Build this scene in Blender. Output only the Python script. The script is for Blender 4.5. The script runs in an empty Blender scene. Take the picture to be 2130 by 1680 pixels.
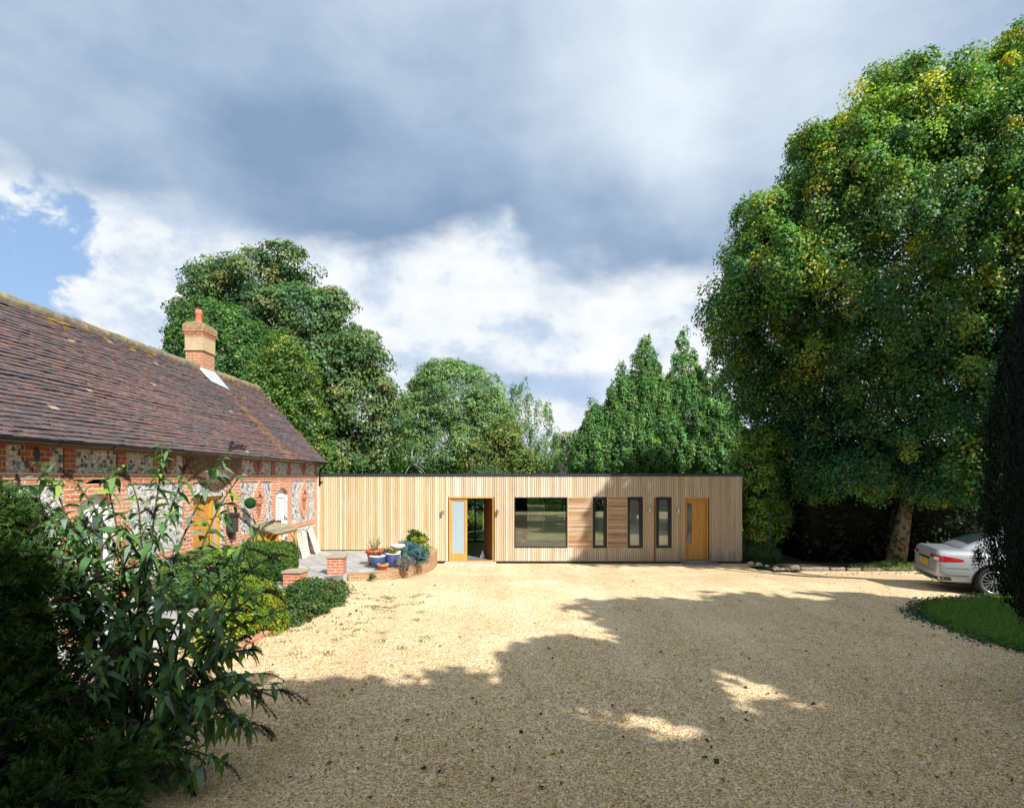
import bpy, bmesh, math, random
import numpy as np
from mathutils import Vector, Matrix
from mathutils.bvhtree import BVHTree

S = bpy.context.scene
COL = S.collection
R = math.radians

# ------------------------------------------------------------------ camera
CAM_Z = 2.87
cam_d = bpy.data.cameras.new("camera")
cam = bpy.data.objects.new("camera", cam_d)
COL.objects.link(cam)
cam.location = (0, 0, CAM_Z)
cam.rotation_euler = (R(90), 0, 0)
cam_d.sensor_width = 36
cam_d.sensor_fit = 'HORIZONTAL'
cam_d.lens = 36 * 1200 / 2130
cam_d.shift_x = 5 / 2130
cam_d.shift_y = 153 / 2130
cam_d.clip_end = 2000
S.camera = cam

# ------------------------------------------------------------------ node helper
class NT:
    def __init__(s, tree):
        s.t = tree
    def n(s, typ, ins=None, **attrs):
        nd = s.t.nodes.new(typ)
        for k, v in attrs.items():
            setattr(nd, k, v)
        for k, v in (ins or {}).items():
            s.put(nd.inputs[k], v)
        return nd
    def put(s, sock, v):
        if isinstance(v, bpy.types.NodeSocket):
            s.t.links.new(v, sock)
        elif isinstance(v, (tuple, list)) and len(v) == 3 and sock.type == 'RGBA':
            sock.default_value = (*v, 1)
        else:
            sock.default_value = v
    def m(s, op, a, b=0.0, c=0.0, clamp=False):
        nd = s.n('ShaderNodeMath', {0: a, 1: b, 2: c}, operation=op)
        nd.use_clamp = clamp
        return nd.outputs[0]
    def ss(s, x, lo, hi):
        nd = s.n('ShaderNodeMapRange', {'Value': x, 'From Min': lo, 'From Max': hi}, interpolation_type='SMOOTHSTEP')
        return nd.outputs[0]
    def ramp(s, x, stops, interp='LINEAR'):
        nd = s.n('ShaderNodeValToRGB', {0: x})
        cr = nd.color_ramp
        cr.interpolation = interp
        while len(cr.elements) < len(stops):
            cr.elements.new(0.5)
        for e, (p, c) in zip(cr.elements, stops):
            e.position = p
            e.color = (c, c, c, 1) if not isinstance(c, (tuple, list)) else (*c, 1)
        return nd.outputs[0]
    def mix(s, f, a, b, mode='MIX'):
        nd = s.n('ShaderNodeMix', data_type='RGBA', blend_type=mode)
        s.put(nd.inputs[0], f); s.put(nd.inputs[6], a); s.put(nd.inputs[7], b)
        return nd.outputs[2]
    def noise(s, vec, scale, detail=4, rough=0.55, dist=0.0):
        return s.n('ShaderNodeTexNoise', {'Vector': vec, 'Scale': scale, 'Detail': detail, 'Roughness': rough, 'Distortion': dist}).outputs[0]
    def mapping(s, vec, scale=(1, 1, 1), rot=(0, 0, 0), loc=(0, 0, 0)):
        return s.n('ShaderNodeMapping', {'Vector': vec, 'Scale': scale, 'Rotation': rot, 'Location': loc}).outputs[0]

# ------------------------------------------------------------------ sun and sky
EXPOSURE = 0.85
SUN_AZ, SUN_EL = R(143), R(41.5)      # azimuth clockwise from +Y
sun_dir = Vector((math.sin(SUN_AZ) * math.cos(SUN_EL), math.cos(SUN_AZ) * math.cos(SUN_EL), math.sin(SUN_EL)))
sd = bpy.data.lights.new("sun", 'SUN')
sd.energy = 4.5
sd.angle = R(0.53)
sd.color = (1.0, 0.95, 0.88)
sun = bpy.data.objects.new("sun", sd)
COL.objects.link(sun)
sun.rotation_euler = sun_dir.to_track_quat('Z', 'Y').to_euler()

W = bpy.data.worlds.new("World")
S.world = W
W.use_nodes = True
W.node_tree.nodes.clear()
w = NT(W.node_tree)
sky = w.n('ShaderNodeTexSky', sky_type='NISHITA', sun_disc=False, sun_elevation=SUN_EL, sun_rotation=SUN_AZ, air_density=1.0, dust_density=0.6, ozone_density=1.5)
tc = w.n('ShaderNodeTexCoord').outputs['Generated']
sp = w.n('ShaderNodeSeparateXYZ', {0: tc})
dx, dy, dz = sp.outputs
el = w.m('ARCSINE', dz)
az = w.m('ARCTAN2', dx, dy)
v1 = w.mapping(tc, (1, 1, 1.9))
n1 = w.noise(v1, 3.2, 8, 0.55, 0.25)
n2 = w.noise(w.mapping(tc, (1, 1, 1.3), loc=(3.1, 1.7, 0.4)), 1.9, 4, 0.5, 0.3)
n3 = w.noise(w.mapping(tc, (1, 1, 1.6), loc=(7.3, 2.2, 5.1)), 5.5, 10, 0.58, 0.35)
n4 = w.noise(w.mapping(tc, (1, 1, 1.5), loc=(1.3, 9.2, 2.1)), 9.0, 10, 0.6, 0.2)
azn = w.m('MULTIPLY_ADD', az, 1 / 1.6, 0.5)            # -0.8..0.8 rad -> 0..1
edge = w.ramp(azn, [(0.0, .66), (.18, .62), (.26, .585), (.36, .575), (.44, .66), (.50, .665), (.53, .55), (.60, .51), (.72, .515), (1.0, .62)])
edge = w.m('MULTIPLY', edge, 0.6)
e = w.m('SUBTRACT', w.m('ADD', el, w.m('MULTIPLY', w.m('SUBTRACT', n1, 0.5), 0.20)), edge)
grey = w.ss(e, -0.022, 0.045)
K = 7.07                                                # display value -> sky colour at strength .1, exposure .5
def C(r, g, b, k=K):
    f = lambda c: ((c / 255 + 0.055) / 1.055) ** 2.4 if c > 10 else c / 255 / 12.92
    return (f(r) * k, f(g) * k, f(b) * k)
shade = w.m('MULTIPLY_ADD', w.m('MULTIPLY', e, 1.0), 0.95, 0.02)
shade = w.m('ADD', shade, w.m('MULTIPLY', w.m('SUBTRACT', n2, 0.5), 1.35))
shade = w.m('ADD', shade, w.m('MULTIPLY', w.m('SUBTRACT', w.noise(w.mapping(tc, (1.0, 1, 1.7), loc=(2, 5, 1)), 4.2, 8, .58, .15), .5), .85))
br = w.ramp(azn, [(0, .20), (.2, .14), (.42, .20), (.52, .26), (.60, .42), (.645, .60), (.68, .56), (.73, .32), (1, .24)])
shade = w.m('ADD', shade, w.m('MULTIPLY_ADD', w.m('SUBTRACT', br, .16), w.ss(e, .03, .20), .16))
greycol = w.ramp(shade, [(0.0, C(124, 147, 176, 7.0)), (.25, C(147, 167, 192, 7.0)), (.5, C(176, 191, 209, 6.9)), (.75, C(200, 213, 226, 6.6)), (1.0, C(222, 233, 243, 6.2))])
cov = w.ramp(azn, [(0, .44), (.07, .46), (.105, .54), (.14, .70), (.3, .82), (.5, .87), (1, .85)])
cum = w.ss(w.m('ADD', w.m('SUBTRACT', w.m('MULTIPLY_ADD', n3, 0.75, w.m('MULTIPLY', n4, .25)), 0.5), w.m('MULTIPLY', w.m('SUBTRACT', cov, 0.5), 0.8)), -0.02, 0.045)
cumcol = w.ramp(w.m('ADD', w.m('MULTIPLY', n4, 0.55), w.m('MULTIPLY', n3, 0.45)), [(0.34, C(176, 196, 222, 6)), (.44, C(204, 218, 235, 6)), (.51, C(234, 240, 246, 6)), (.60, C(251, 252, 252, 5.8))])
lowband = w.ss(w.m('ABSOLUTE', w.m('SUBTRACT', w.m('ADD', el, w.m('MULTIPLY', w.m('SUBTRACT', n1, .5), .06)), 0.155)), 0.035, 0.012)
lowband = w.m('MULTIPLY', lowband, w.ss(w.m('ABSOLUTE', w.m('SUBTRACT', az, 0.07)), 0.16, 0.05))
cumcol = w.mix(w.m('MULTIPLY', lowband, 0.75), cumcol, C(160, 182, 212))
blue = w.mix(0.80, w.mix(1.0, sky.outputs[0], (1.5, 1.5, 1.5), 'MULTIPLY'), C(150, 182, 222, 5.4))
skyc = w.mix(cum, blue, cumcol)
skyc = w.mix(grey, skyc, greycol)
bg = w.n('ShaderNodeBackground', {'Color': skyc, 'Strength': 0.1})
w.n('ShaderNodeOutputWorld', {'Surface': bg.outputs[0]})

S.view_settings.view_transform = 'Standard'
S.view_settings.look = 'None'
S.view_settings.exposure = EXPOSURE
S.view_settings.gamma = 1
S.view_settings.use_curve_mapping = False
S.render.engine = 'CYCLES'
cy = S.cycles
cy.max_bounces = 7; cy.diffuse_bounces = 3; cy.glossy_bounces = 3; cy.transmission_bounces = 4; cy.transparent_max_bounces = 8
cy.caustics_reflective = False; cy.caustics_refractive = False
cy.use_denoising = True
cy.sample_clamp_indirect = 6

# ------------------------------------------------------------------ generic helpers
def PX(px, py, Y):                     # a pixel of the photograph at distance Y -> point in the place
    return Vector(((px - 1060) * Y / 1200, Y, CAM_Z + (993 - py) * Y / 1200))

def tag(o, label, cat, group=None, kind=None):
    o['label'] = label; o['category'] = cat
    if group: o['group'] = group
    if kind: o['kind'] = kind
    return o
def thing(name, label, cat, loc=(0, 0, 0), rz=0, group=None):
    o = bpy.data.objects.new(name, None)
    COL.objects.link(o); o.location = loc; o.rotation_euler = (0, 0, rz)
    o.empty_display_size = 0.2
    return tag(o, label, cat, group)
def dup(root, loc, rz=0, label=None, group=None):
    r = root.copy(); COL.objects.link(r); r.location = loc; r.rotation_euler = (0, 0, rz)
    if label: r['label'] = label
    if group: r['group'] = group
    for ch in list(root.children):
        c = ch.copy(); COL.objects.link(c); c.parent = r
        for g in list(ch.children):
            d = g.copy(); COL.objects.link(d); d.parent = c
    return r

class MB:
    """collects simple solids into one mesh; UVs in metres by the face's main direction; optional tint per face"""
    def __init__(s): s.v = []; s.f = []; s.c = []; s.sm = []
    def add(s, vs, fs, col=(1, 1, 1), smooth=False):
        o = len(s.v); s.v += [tuple(p) for p in vs]
        for f in fs:
            s.f.append([i + o for i in f]); s.c.append(col); s.sm.append(smooth)
        return s
    def box(s, x0, x1, y0, y1, z0, z1, col=(1, 1, 1), M=None):
        vs = [(x, y, z) for x in (x0, x1) for y in (y0, y1) for z in (z0, z1)]
        if M is not None: vs = [M @ Vector(p) for p in vs]
        return s.add(vs, [(0, 1, 3, 2), (4, 6, 7, 5), (0, 4, 5, 1), (2, 3, 7, 6), (0, 2, 6, 4), (1, 5, 7, 3)], col)
    def prism(s, pts, axis, a, b, col=(1, 1, 1), caps=True):
        """pts 2-D polygon, extruded along axis from a to b"""
        def P(p, t):
            return {'x': (t, p[0], p[1]), 'y': (p[0], t, p[1]), 'z': (p[0], p[1], t)}[axis]
        n = len(pts)
        vs = [P(p, a) for p in pts] + [P(p, b) for p in pts]
        fs = [(i, (i + 1) % n, n + (i + 1) % n, n + i) for i in range(n)]
        if caps: fs += [tuple(range(n))[::-1], tuple(range(n, 2 * n))]
        return s.add(vs, fs, col)
    def tube(s, pts, rad, seg=8, col=(1, 1, 1), caps=True):
        pts = [Vector(p) for p in pts]
        if not isinstance(rad, (list, tuple)): rad = [rad] * len(pts)
        vs = []; up = None
        for i, p in enumerate(pts):
            d = (pts[min(i + 1, len(pts) - 1)] - pts[max(i - 1, 0)]).normalized()
            if up is None: up = d.orthogonal().normalized()
            up = (up - d * up.dot(d)).normalized(); sd_ = d.cross(up)
            for k in range(seg):
                a = 2 * math.pi * k / seg
                vs.append(p + (up * math.cos(a) + sd_ * math.sin(a)) * rad[i])
        fs = []
        for i in range(len(pts) - 1):
            for k in range(seg):
                fs.append((i * seg + k, i * seg + (k + 1) % seg, (i + 1) * seg + (k + 1) % seg, (i + 1) * seg + k))
        if caps: fs += [tuple(range(seg))[::-1], tuple(range((len(pts) - 1) * seg, len(pts) * seg))]
        return s.add(vs, fs, col, True)
    def lathe(s, prof, seg=24, at=(0, 0, 0), col=(1, 1, 1), M=None):
        vs = []
        for r, z in prof:
            for k in range(seg):
                a = 2 * math.pi * k / seg
                p = Vector((r * math.cos(a), r * math.sin(a), z))
                if M is not None: p = M @ p
                vs.append(p + Vector(at))
        fs = []
        for i in range(len(prof) - 1):
            for k in range(seg):
                fs.append((i * seg + k, i * seg + (k + 1) % seg, (i + 1) * seg + (k + 1) % seg, (i + 1) * seg + k))
        fs += [tuple(range(seg))[::-1], tuple(range((len(prof) - 1) * seg, len(prof) * seg))]
        return s.add(vs, fs, col, True)
    def build(s, name, mat, parent=None, bevel=0, uv=True):
        me = bpy.data.meshes.new(name)
        me.from_pydata(s.v, [], s.f); 
        me.validate()
        if uv:
            me.uv_layers.new(name='UVMap')
            co = np.empty(len(me.vertices) * 3); me.vertices.foreach_get('co', co); co = co.reshape(-1, 3)
            nl = len(me.loops); vi = np.empty(nl, int); me.loops.foreach_get('vertex_index', vi)
            no = np.empty(len(me.polygons) * 3); me.polygons.foreach_get('normal', no); no = np.abs(no.reshape(-1, 3))
            tot = np.empty(len(me.polygons), int); me.polygons.foreach_get('loop_total', tot)
            ax = np.repeat(no.argmax(1), tot); p = co[vi]
            U = np.where(ax == 0, p[:, 1], p[:, 0]); V = np.where(ax == 2, p[:, 1], p[:, 2])
            me.uv_layers[0].data.foreach_set('uv', np.stack([U, V], 1).ravel())
        if any(c != (1, 1, 1) for c in s.c) and len(s.c) == len(me.polygons):
            at = me.attributes.new('tint', 'FLOAT_COLOR', 'FACE')
            at.data.foreach_set('color', np.array([(*c, 1) for c in s.c]).ravel())
        if any(s.sm) and len(s.sm) == len(me.polygons):
            me.polygons.foreach_set('use_smooth', s.sm)
        if bevel:
            bm = bmesh.new(); bm.from_mesh(me)
            bmesh.ops.bevel(bm, geom=[e_ for e_ in bm.edges if e_.is_manifold and e_.calc_face_angle(0) > 0.5], offset=bevel, segments=2, affect='EDGES', profile=0.6)
            bm.to_mesh(me); bm.free()
        return link(me, name, mat, parent)

def link(me, name, mat, parent=None):
    if mat is not None: me.materials.append(mat)
    o = bpy.data.objects.new(name, me); COL.objects.link(o)
    if parent is not None: o.parent = parent
    return o

# ground level of the place: the drive falls towards the timber building
def G(x, y):
    t = min(max((17.8 - y) / 4.3, 0), 1)
    return 0.30 * t * t * (3 - 2 * t)
def Gn(x, y):
    t = np.clip((17.8 - y) / 4.3, 0, 1)
    return 0.30 * t * t * (3 - 2 * t)
# ------------------------------------------------------------------ materials
MATS = {}
def newmat(name):
    m = bpy.data.materials.new(name); m.use_nodes = True
    t = NT(m.node_tree); m.node_tree.nodes.clear()
    return m, t
def finish(m, t, col, rough=0.6, metal=0.0, spec=0.5, bump=None, bstr=0.3, bdist=0.01, coat=0, trans=0, ior=1.45):
    ins = {'Base Color': col, 'Roughness': rough, 'Metallic': metal, 'Specular IOR Level': spec, 'IOR': ior}
    if coat: ins['Coat Weight'] = coat; ins['Coat Roughness'] = 0.05
    if trans: ins['Transmission Weight'] = trans
    b = t.n('ShaderNodeBsdfPrincipled', ins)
    if bump is not None:
        bn = t.n('ShaderNodeBump', {'Height': bump, 'Strength': bstr, 'Distance': bdist})
        t.put(b.inputs['Normal'], bn.outputs[0])
    t.n('ShaderNodeOutputMaterial', {'Surface': b.outputs[0]})
    return m
def obj_co(t): return t.n('ShaderNodeTexCoord').outputs['Object']
def uv_co(t): return t.n('ShaderNodeTexCoord').outputs['UV']

def plain(name, col, rough=0.5, metal=0, spec=0.5, var=0.18, scale=6, bump=0.15, coat=0, tint2=None):
    m, t = newmat(name); co = obj_co(t)
    n = t.noise(co, scale, 6, 0.6)
    n_b = t.noise(co, scale * 7, 4, 0.6)
    lo = tuple(c * (1 - var) for c in col); hi = tint2 or tuple(min(1, c * (1 + var)) for c in col)
    c = t.ramp(t.m('MULTIPLY_ADD', n, 0.7, t.m('MULTIPLY', n_b, 0.3)), [(0.32, lo), (0.68, hi)])
    r = t.m('MULTIPLY_ADD', n_b, 0.25, rough - 0.12, clamp=True)
    return finish(m, t, c, r, metal, spec, n_b, bump, 0.004, coat)

def brick(name, c1, c2, mortar, rw=0.225, rh=0.075, ms=0.009, stain=None, offset=.5):
    m, t = newmat(name); uv = uv_co(t)
    wob = t.noise(uv, 9, 2)
    vec = t.n('ShaderNodeVectorMath', {0: uv, 1: t.n('ShaderNodeCombineXYZ', {0: t.m('MULTIPLY_ADD', wob, .012, -.006), 1: t.m('MULTIPLY_ADD', wob, .008, -.004)}).outputs[0]}, operation='ADD').outputs[0]
    br = t.n('ShaderNodeTexBrick', {'Vector': vec, 'Color1': c1, 'Color2': c2, 'Mortar': mortar, 'Scale': 1.0, 'Mortar Size': ms, 'Mortar Smooth': 0.25, 'Bias': 0.0, 'Brick Width': rw, 'Row Height': rh})
    br.offset = offset
    n = t.noise(uv, 14, 5, .65); n2 = t.noise(uv, 2.2, 4, .6)
    c = t.mix(t.m('MULTIPLY', t.ss(n, .42, .70), .45), br.outputs[0], tuple(x * .55 for x in c2))
    c = t.mix(t.m('MULTIPLY', t.ss(n2, .50, .72), .35), c, stain or mortar)
    h = t.m('ADD', t.m('SUBTRACT', 1.0, br.outputs[1]), t.m('MULTIPLY', n, .35))
    return finish(m, t, c, .85, 0, .25, h, .55, .008)

def flint(name):
    m, t = newmat(name); uv = uv_co(t)
    wob = t.noise(uv, 6, 3)
    vec = t.mix(.06, uv, t.n('ShaderNodeTexNoise', {'Vector': uv, 'Scale': 7.0, 'Detail': 3.0}).outputs[1])
    vo = t.n('ShaderNodeTexVoronoi', {'Vector': t.mapping(vec, (1, 1.25, 1)), 'Scale': 15.0, 'Randomness': .95})
    ve = t.n('ShaderNodeTexVoronoi', {'Vector': t.mapping(vec, (1, 1.25, 1)), 'Scale': 15.0, 'Randomness': .95}, feature='DISTANCE_TO_EDGE')
    rnd = t.n('ShaderNodeSeparateColor', {0: vo.outputs['Color']}).outputs
    f = t.ramp(rnd[0], [(0, (.04, .05, .07)), (.20, (.16, .17, .20)), (.34, (.58, .58, .58)), (.62, (.72, .71, .70)), (.80, (.38, .35, .30)), (1, (.78, .77, .74))])
    mott = t.noise(uv, 55, 4, .7)
    f = t.mix(t.m('MULTIPLY', t.ss(mott, .52, .7), .6), f, (.10, .11, .13))
    edge = t.ss(ve.outputs['Distance'], .02, .11)
    mort = t.mix(t.ss(wob, .4, .6), (.62, .60, .56), (.74, .72, .68))
    c = t.mix(edge, mort, f)
    h = t.m('ADD', t.m('MULTIPLY', edge, 1.0), t.m('MULTIPLY', mott, .3))
    return finish(m, t, c, .7, 0, .35, h, .9, .03)

def flint_dark():
    m, t = newmat('brown_rubble'); uv = uv_co(t)
    vo = t.n('ShaderNodeTexVoronoi', {'Vector': uv, 'Scale': 15.0}); ve = t.n('ShaderNodeTexVoronoi', {'Vector': uv, 'Scale': 15.0}, feature='DISTANCE_TO_EDGE')
    r = t.n('ShaderNodeSeparateColor', {0: vo.outputs['Color']}).outputs
    c = t.ramp(r[0], [(0, (.10, .065, .045)), (.4, (.20, .12, .07)), (.7, (.26, .18, .11)), (1, (.16, .13, .11))])
    e_ = t.ss(ve.outputs['Distance'], .01, .08)
    return finish(m, t, t.mix(e_, (.10, .08, .06), c), .9, 0, .2, e_, .7, .02)

def tinted(name, rough, bump_scale=(60, 60, 3), bstr=.25, var=.35, grey=None, spec=.3, dark=None):
    """wood or tile: per-piece colour from 'tint' x grain"""
    m, t = newmat(name); co = obj_co(t)
    a = t.n('ShaderNodeAttribute', attribute_name='tint').outputs[0]
    g = t.noise(t.mapping(co, bump_scale), 1.0, 6, .65)
    g2 = t.noise(t.mapping(co, (3.1, 3.1, .8)), 1.0, 5, .6)
    c = t.mix(t.ss(g, .35, .70), a, t.mix(1.0, a, (1 - var,) * 3, 'MULTIPLY'))
    if grey: c = t.mix(t.m('MULTIPLY', t.ss(g2, .50, .72), .55), c, grey)
    if dark:
        g3 = t.noise(t.mapping(co, (9, 9, .55), loc=(4, 2, 1)), 1.0, 4, .6)
        c = t.mix(t.m('MULTIPLY', t.ss(g3, .60, .74), .6), c, dark)
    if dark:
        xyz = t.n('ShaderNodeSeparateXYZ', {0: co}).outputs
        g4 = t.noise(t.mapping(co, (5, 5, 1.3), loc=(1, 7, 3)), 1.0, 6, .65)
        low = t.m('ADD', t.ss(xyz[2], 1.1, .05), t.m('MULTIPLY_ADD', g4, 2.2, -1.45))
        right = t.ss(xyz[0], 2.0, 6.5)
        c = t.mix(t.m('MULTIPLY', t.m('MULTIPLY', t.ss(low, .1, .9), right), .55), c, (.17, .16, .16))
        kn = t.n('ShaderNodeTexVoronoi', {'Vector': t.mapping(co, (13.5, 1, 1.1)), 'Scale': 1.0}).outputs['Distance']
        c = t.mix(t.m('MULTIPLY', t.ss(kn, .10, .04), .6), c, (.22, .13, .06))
    return finish(m, t, c, rough, 0, spec, g, bstr, .004)

def wood(name, c1, c2, axis=2, rough=.4, spec=.45):
    m, t = newmat(name); co = obj_co(t)
    sc = [26, 26, 26]; sc[axis] = 1.6
    g = t.noise(t.mapping(co, tuple(sc)), 1.0, 7, .62, .6)
    g2 = t.noise(co, 1.7, 3)
    c = t.mix(t.ss(g, .33, .68), c1, c2)
    c = t.mix(t.m('MULTIPLY', g2, .35), c, tuple(x * .6 for x in c2))
    return finish(m, t, c, rough, 0, spec, g, .2, .003)

def leafmat(name, trans=.35, gloss=.10, rough=.5, tr_tint=(1.0, 1.25, .6)):
    m, t = newmat(name)
    a = t.n('ShaderNodeAttribute', attribute_name='tint').outputs[0]
    geo = t.n('ShaderNodeNewGeometry')
    d = t.n('ShaderNodeBsdfDiffuse', {'Color': a})
    tr = t.n('ShaderNodeBsdfTranslucent', {'Color': t.mix(1.0, a, tr_tint, 'MULTIPLY')})
    gl = t.n('ShaderNodeBsdfGlossy', {'Color': (.75, .82, .9), 'Roughness': rough})
    s1 = t.n('ShaderNodeMixShader', {0: trans, 1: d.outputs[0], 2: tr.outputs[0]})
    lw = t.n('ShaderNodeLayerWeight', {0: .25})
    s2 = t.n('ShaderNodeMixShader', {0: t.m('MULTIPLY_ADD', lw.outputs[1], gloss * .5, gloss * .22), 1: s1.outputs[0], 2: gl.outputs[0]})
    t.n('ShaderNodeOutputMaterial', {'Surface': s2.outputs[0]})
    return m

def glassmat(name, tint=(.85, .92, .93), base=.06, mult=1.0, rough=0.0):
    m, t = newmat(name)
    tr = t.n('ShaderNodeBsdfTransparent', {'Color': tint})
    gl = t.n('ShaderNodeBsdfGlossy', {'Color': (1, 1, 1), 'Roughness': rough})
    fr = t.n('ShaderNodeFresnel', {'IOR': 1.5})
    f = t.m('MULTIPLY_ADD', fr.outputs[0], mult, base, clamp=True)
    s = t.n('ShaderNodeMixShader', {0: f, 1: tr.outputs[0], 2: gl.outputs[0]})
    t.n('ShaderNodeOutputMaterial', {'Surface': s.outputs[0]})
    return m

def gravelmat():
    m, t = newmat('gravel'); co = obj_co(t)
    pal = [(0, (.10, .075, .05)), (.10, (.28, .20, .11)), (.24, (.50, .34, .15)), (.42, (.64, .47, .23)), (.60, (.70, .55, .32)), (.72, (.48, .43, .36)), (.82, (.74, .65, .48)), (.92, (.54, .30, .10)), (1, (.82, .77, .66))]
    v2 = t.n('ShaderNodeVectorMath', {0: co, 1: t.n('ShaderNodeTexNoise', {'Vector': co, 'Scale': 22.0, 'Detail': 2.0}).outputs[1]}, operation='MULTIPLY_ADD')
    v2.inputs[1].default_value = (1, 1, 0)
    vo = t.n('ShaderNodeTexVoronoi', {'Vector': t.mapping(co, (1, 1, 0)), 'Scale': 58.0})
    vs = t.n('ShaderNodeTexVoronoi', {'Vector': t.mapping(co, (1, 1, 0), loc=(.3, .7, 0)), 'Scale': 15.0})
    r1 = t.n('ShaderNodeSeparateColor', {0: vo.outputs['Color']}).outputs
    r2 = t.n('ShaderNodeSeparateColor', {0: vs.outputs['Color']}).outputs
    c = t.ramp(r1[0], pal)
    c = t.mix(t.m('MULTIPLY', t.ss(r2[0], .70, .9), .55), c, t.ramp(r2[1], pal))
    big = t.noise(co, .55, 5, .6)
    big2 = t.noise(t.mapping(co, (1, .6, 1), loc=(8, 3, 0)), 1.7, 6, .65)
    c = t.mix(t.m('MULTIPLY', t.ss(big, .42, .68), .35), c, (.74, .62, .42))
    c = t.mix(t.m('MULTIPLY', t.ss(big2, .54, .72), .38), c, (.32, .22, .11))
    trk = t.noise(t.mapping(co, (1.5, .13, 1), rot=(0, 0, R(-9)), loc=(2, 1, 0)), 1.0, 3, .5)
    c = t.mix(t.m('MULTIPLY', t.ss(trk, .52, .68), .24), c, (.36, .25, .13))
    c = t.mix(t.m('MULTIPLY', t.ss(trk, .46, .32), .20), c, (.78, .68, .50))
    c = t.mix(1.0, c, (1.15, 1.12, 1.09), 'MULTIPLY')
    h = t.m('ADD', t.m('MULTIPLY', t.ss(vo.outputs['Distance'], .7, .0), 1.0), t.m('MULTIPLY', big2, .6))
    return finish(m, t, c, .8, 0, .3, h, .9, .012)

def grassmat(name, c1, c2, scale=40):
    m, t = newmat(name); co = obj_co(t)
    n = t.noise(co, scale, 5, .7); n2 = t.noise(co, 1.1, 4, .6)
    c = t.mix(t.ss(n, .35, .65), c1, c2)
    c = t.mix(t.m('MULTIPLY', n2, .5), c, tuple(x * .6 for x in c1))
    return finish(m, t, c, .9, 0, .1, n, .8, .02)

def pavemat():
    m, t = newmat('paving'); co = obj_co(t)
    br = t.n('ShaderNodeTexBrick', {'Vector': t.mapping(co, rot=(0, 0, R(58))), 'Color1': (.30, .30, .30), 'Color2': (.40, .40, .395), 'Mortar': (.12, .115, .10), 'Scale': 1.0, 'Mortar Size': .012, 'Mortar Smooth': .2, 'Brick Width': .62, 'Row Height': .46})
    n = t.noise(co, 4, 6, .65); n2 = t.noise(co, 40, 4, .6)
    c = t.mix(t.m('MULTIPLY', t.ss(n, .45, .7), .5), br.outputs[0], (.22, .20, .17))
    c = t.mix(t.m('MULTIPLY', t.ss(n2, .5, .7), .3), c, (.52, .51, .49))
    return finish(m, t, c, .8, 0, .25, t.m('ADD', t.m('SUBTRACT', 1.0, br.outputs[1]), t.m('MULTIPLY', n2, .3)), .4, .006)

def barkmat(name, c1, c2, patch=None):
    m, t = newmat(name); co = obj_co(t)
    g = t.noise(t.mapping(co, (14, 14, 3)), 1.0, 7, .7)
    c = t.mix(t.ss(g, .35, .65), c1, c2)
    if patch:
        c = t.mix(t.ss(t.noise(co, 6, 4, .6), .5, .58), c, patch)
    return finish(m, t, c, .9, 0, .15, g, .7, .03)

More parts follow.
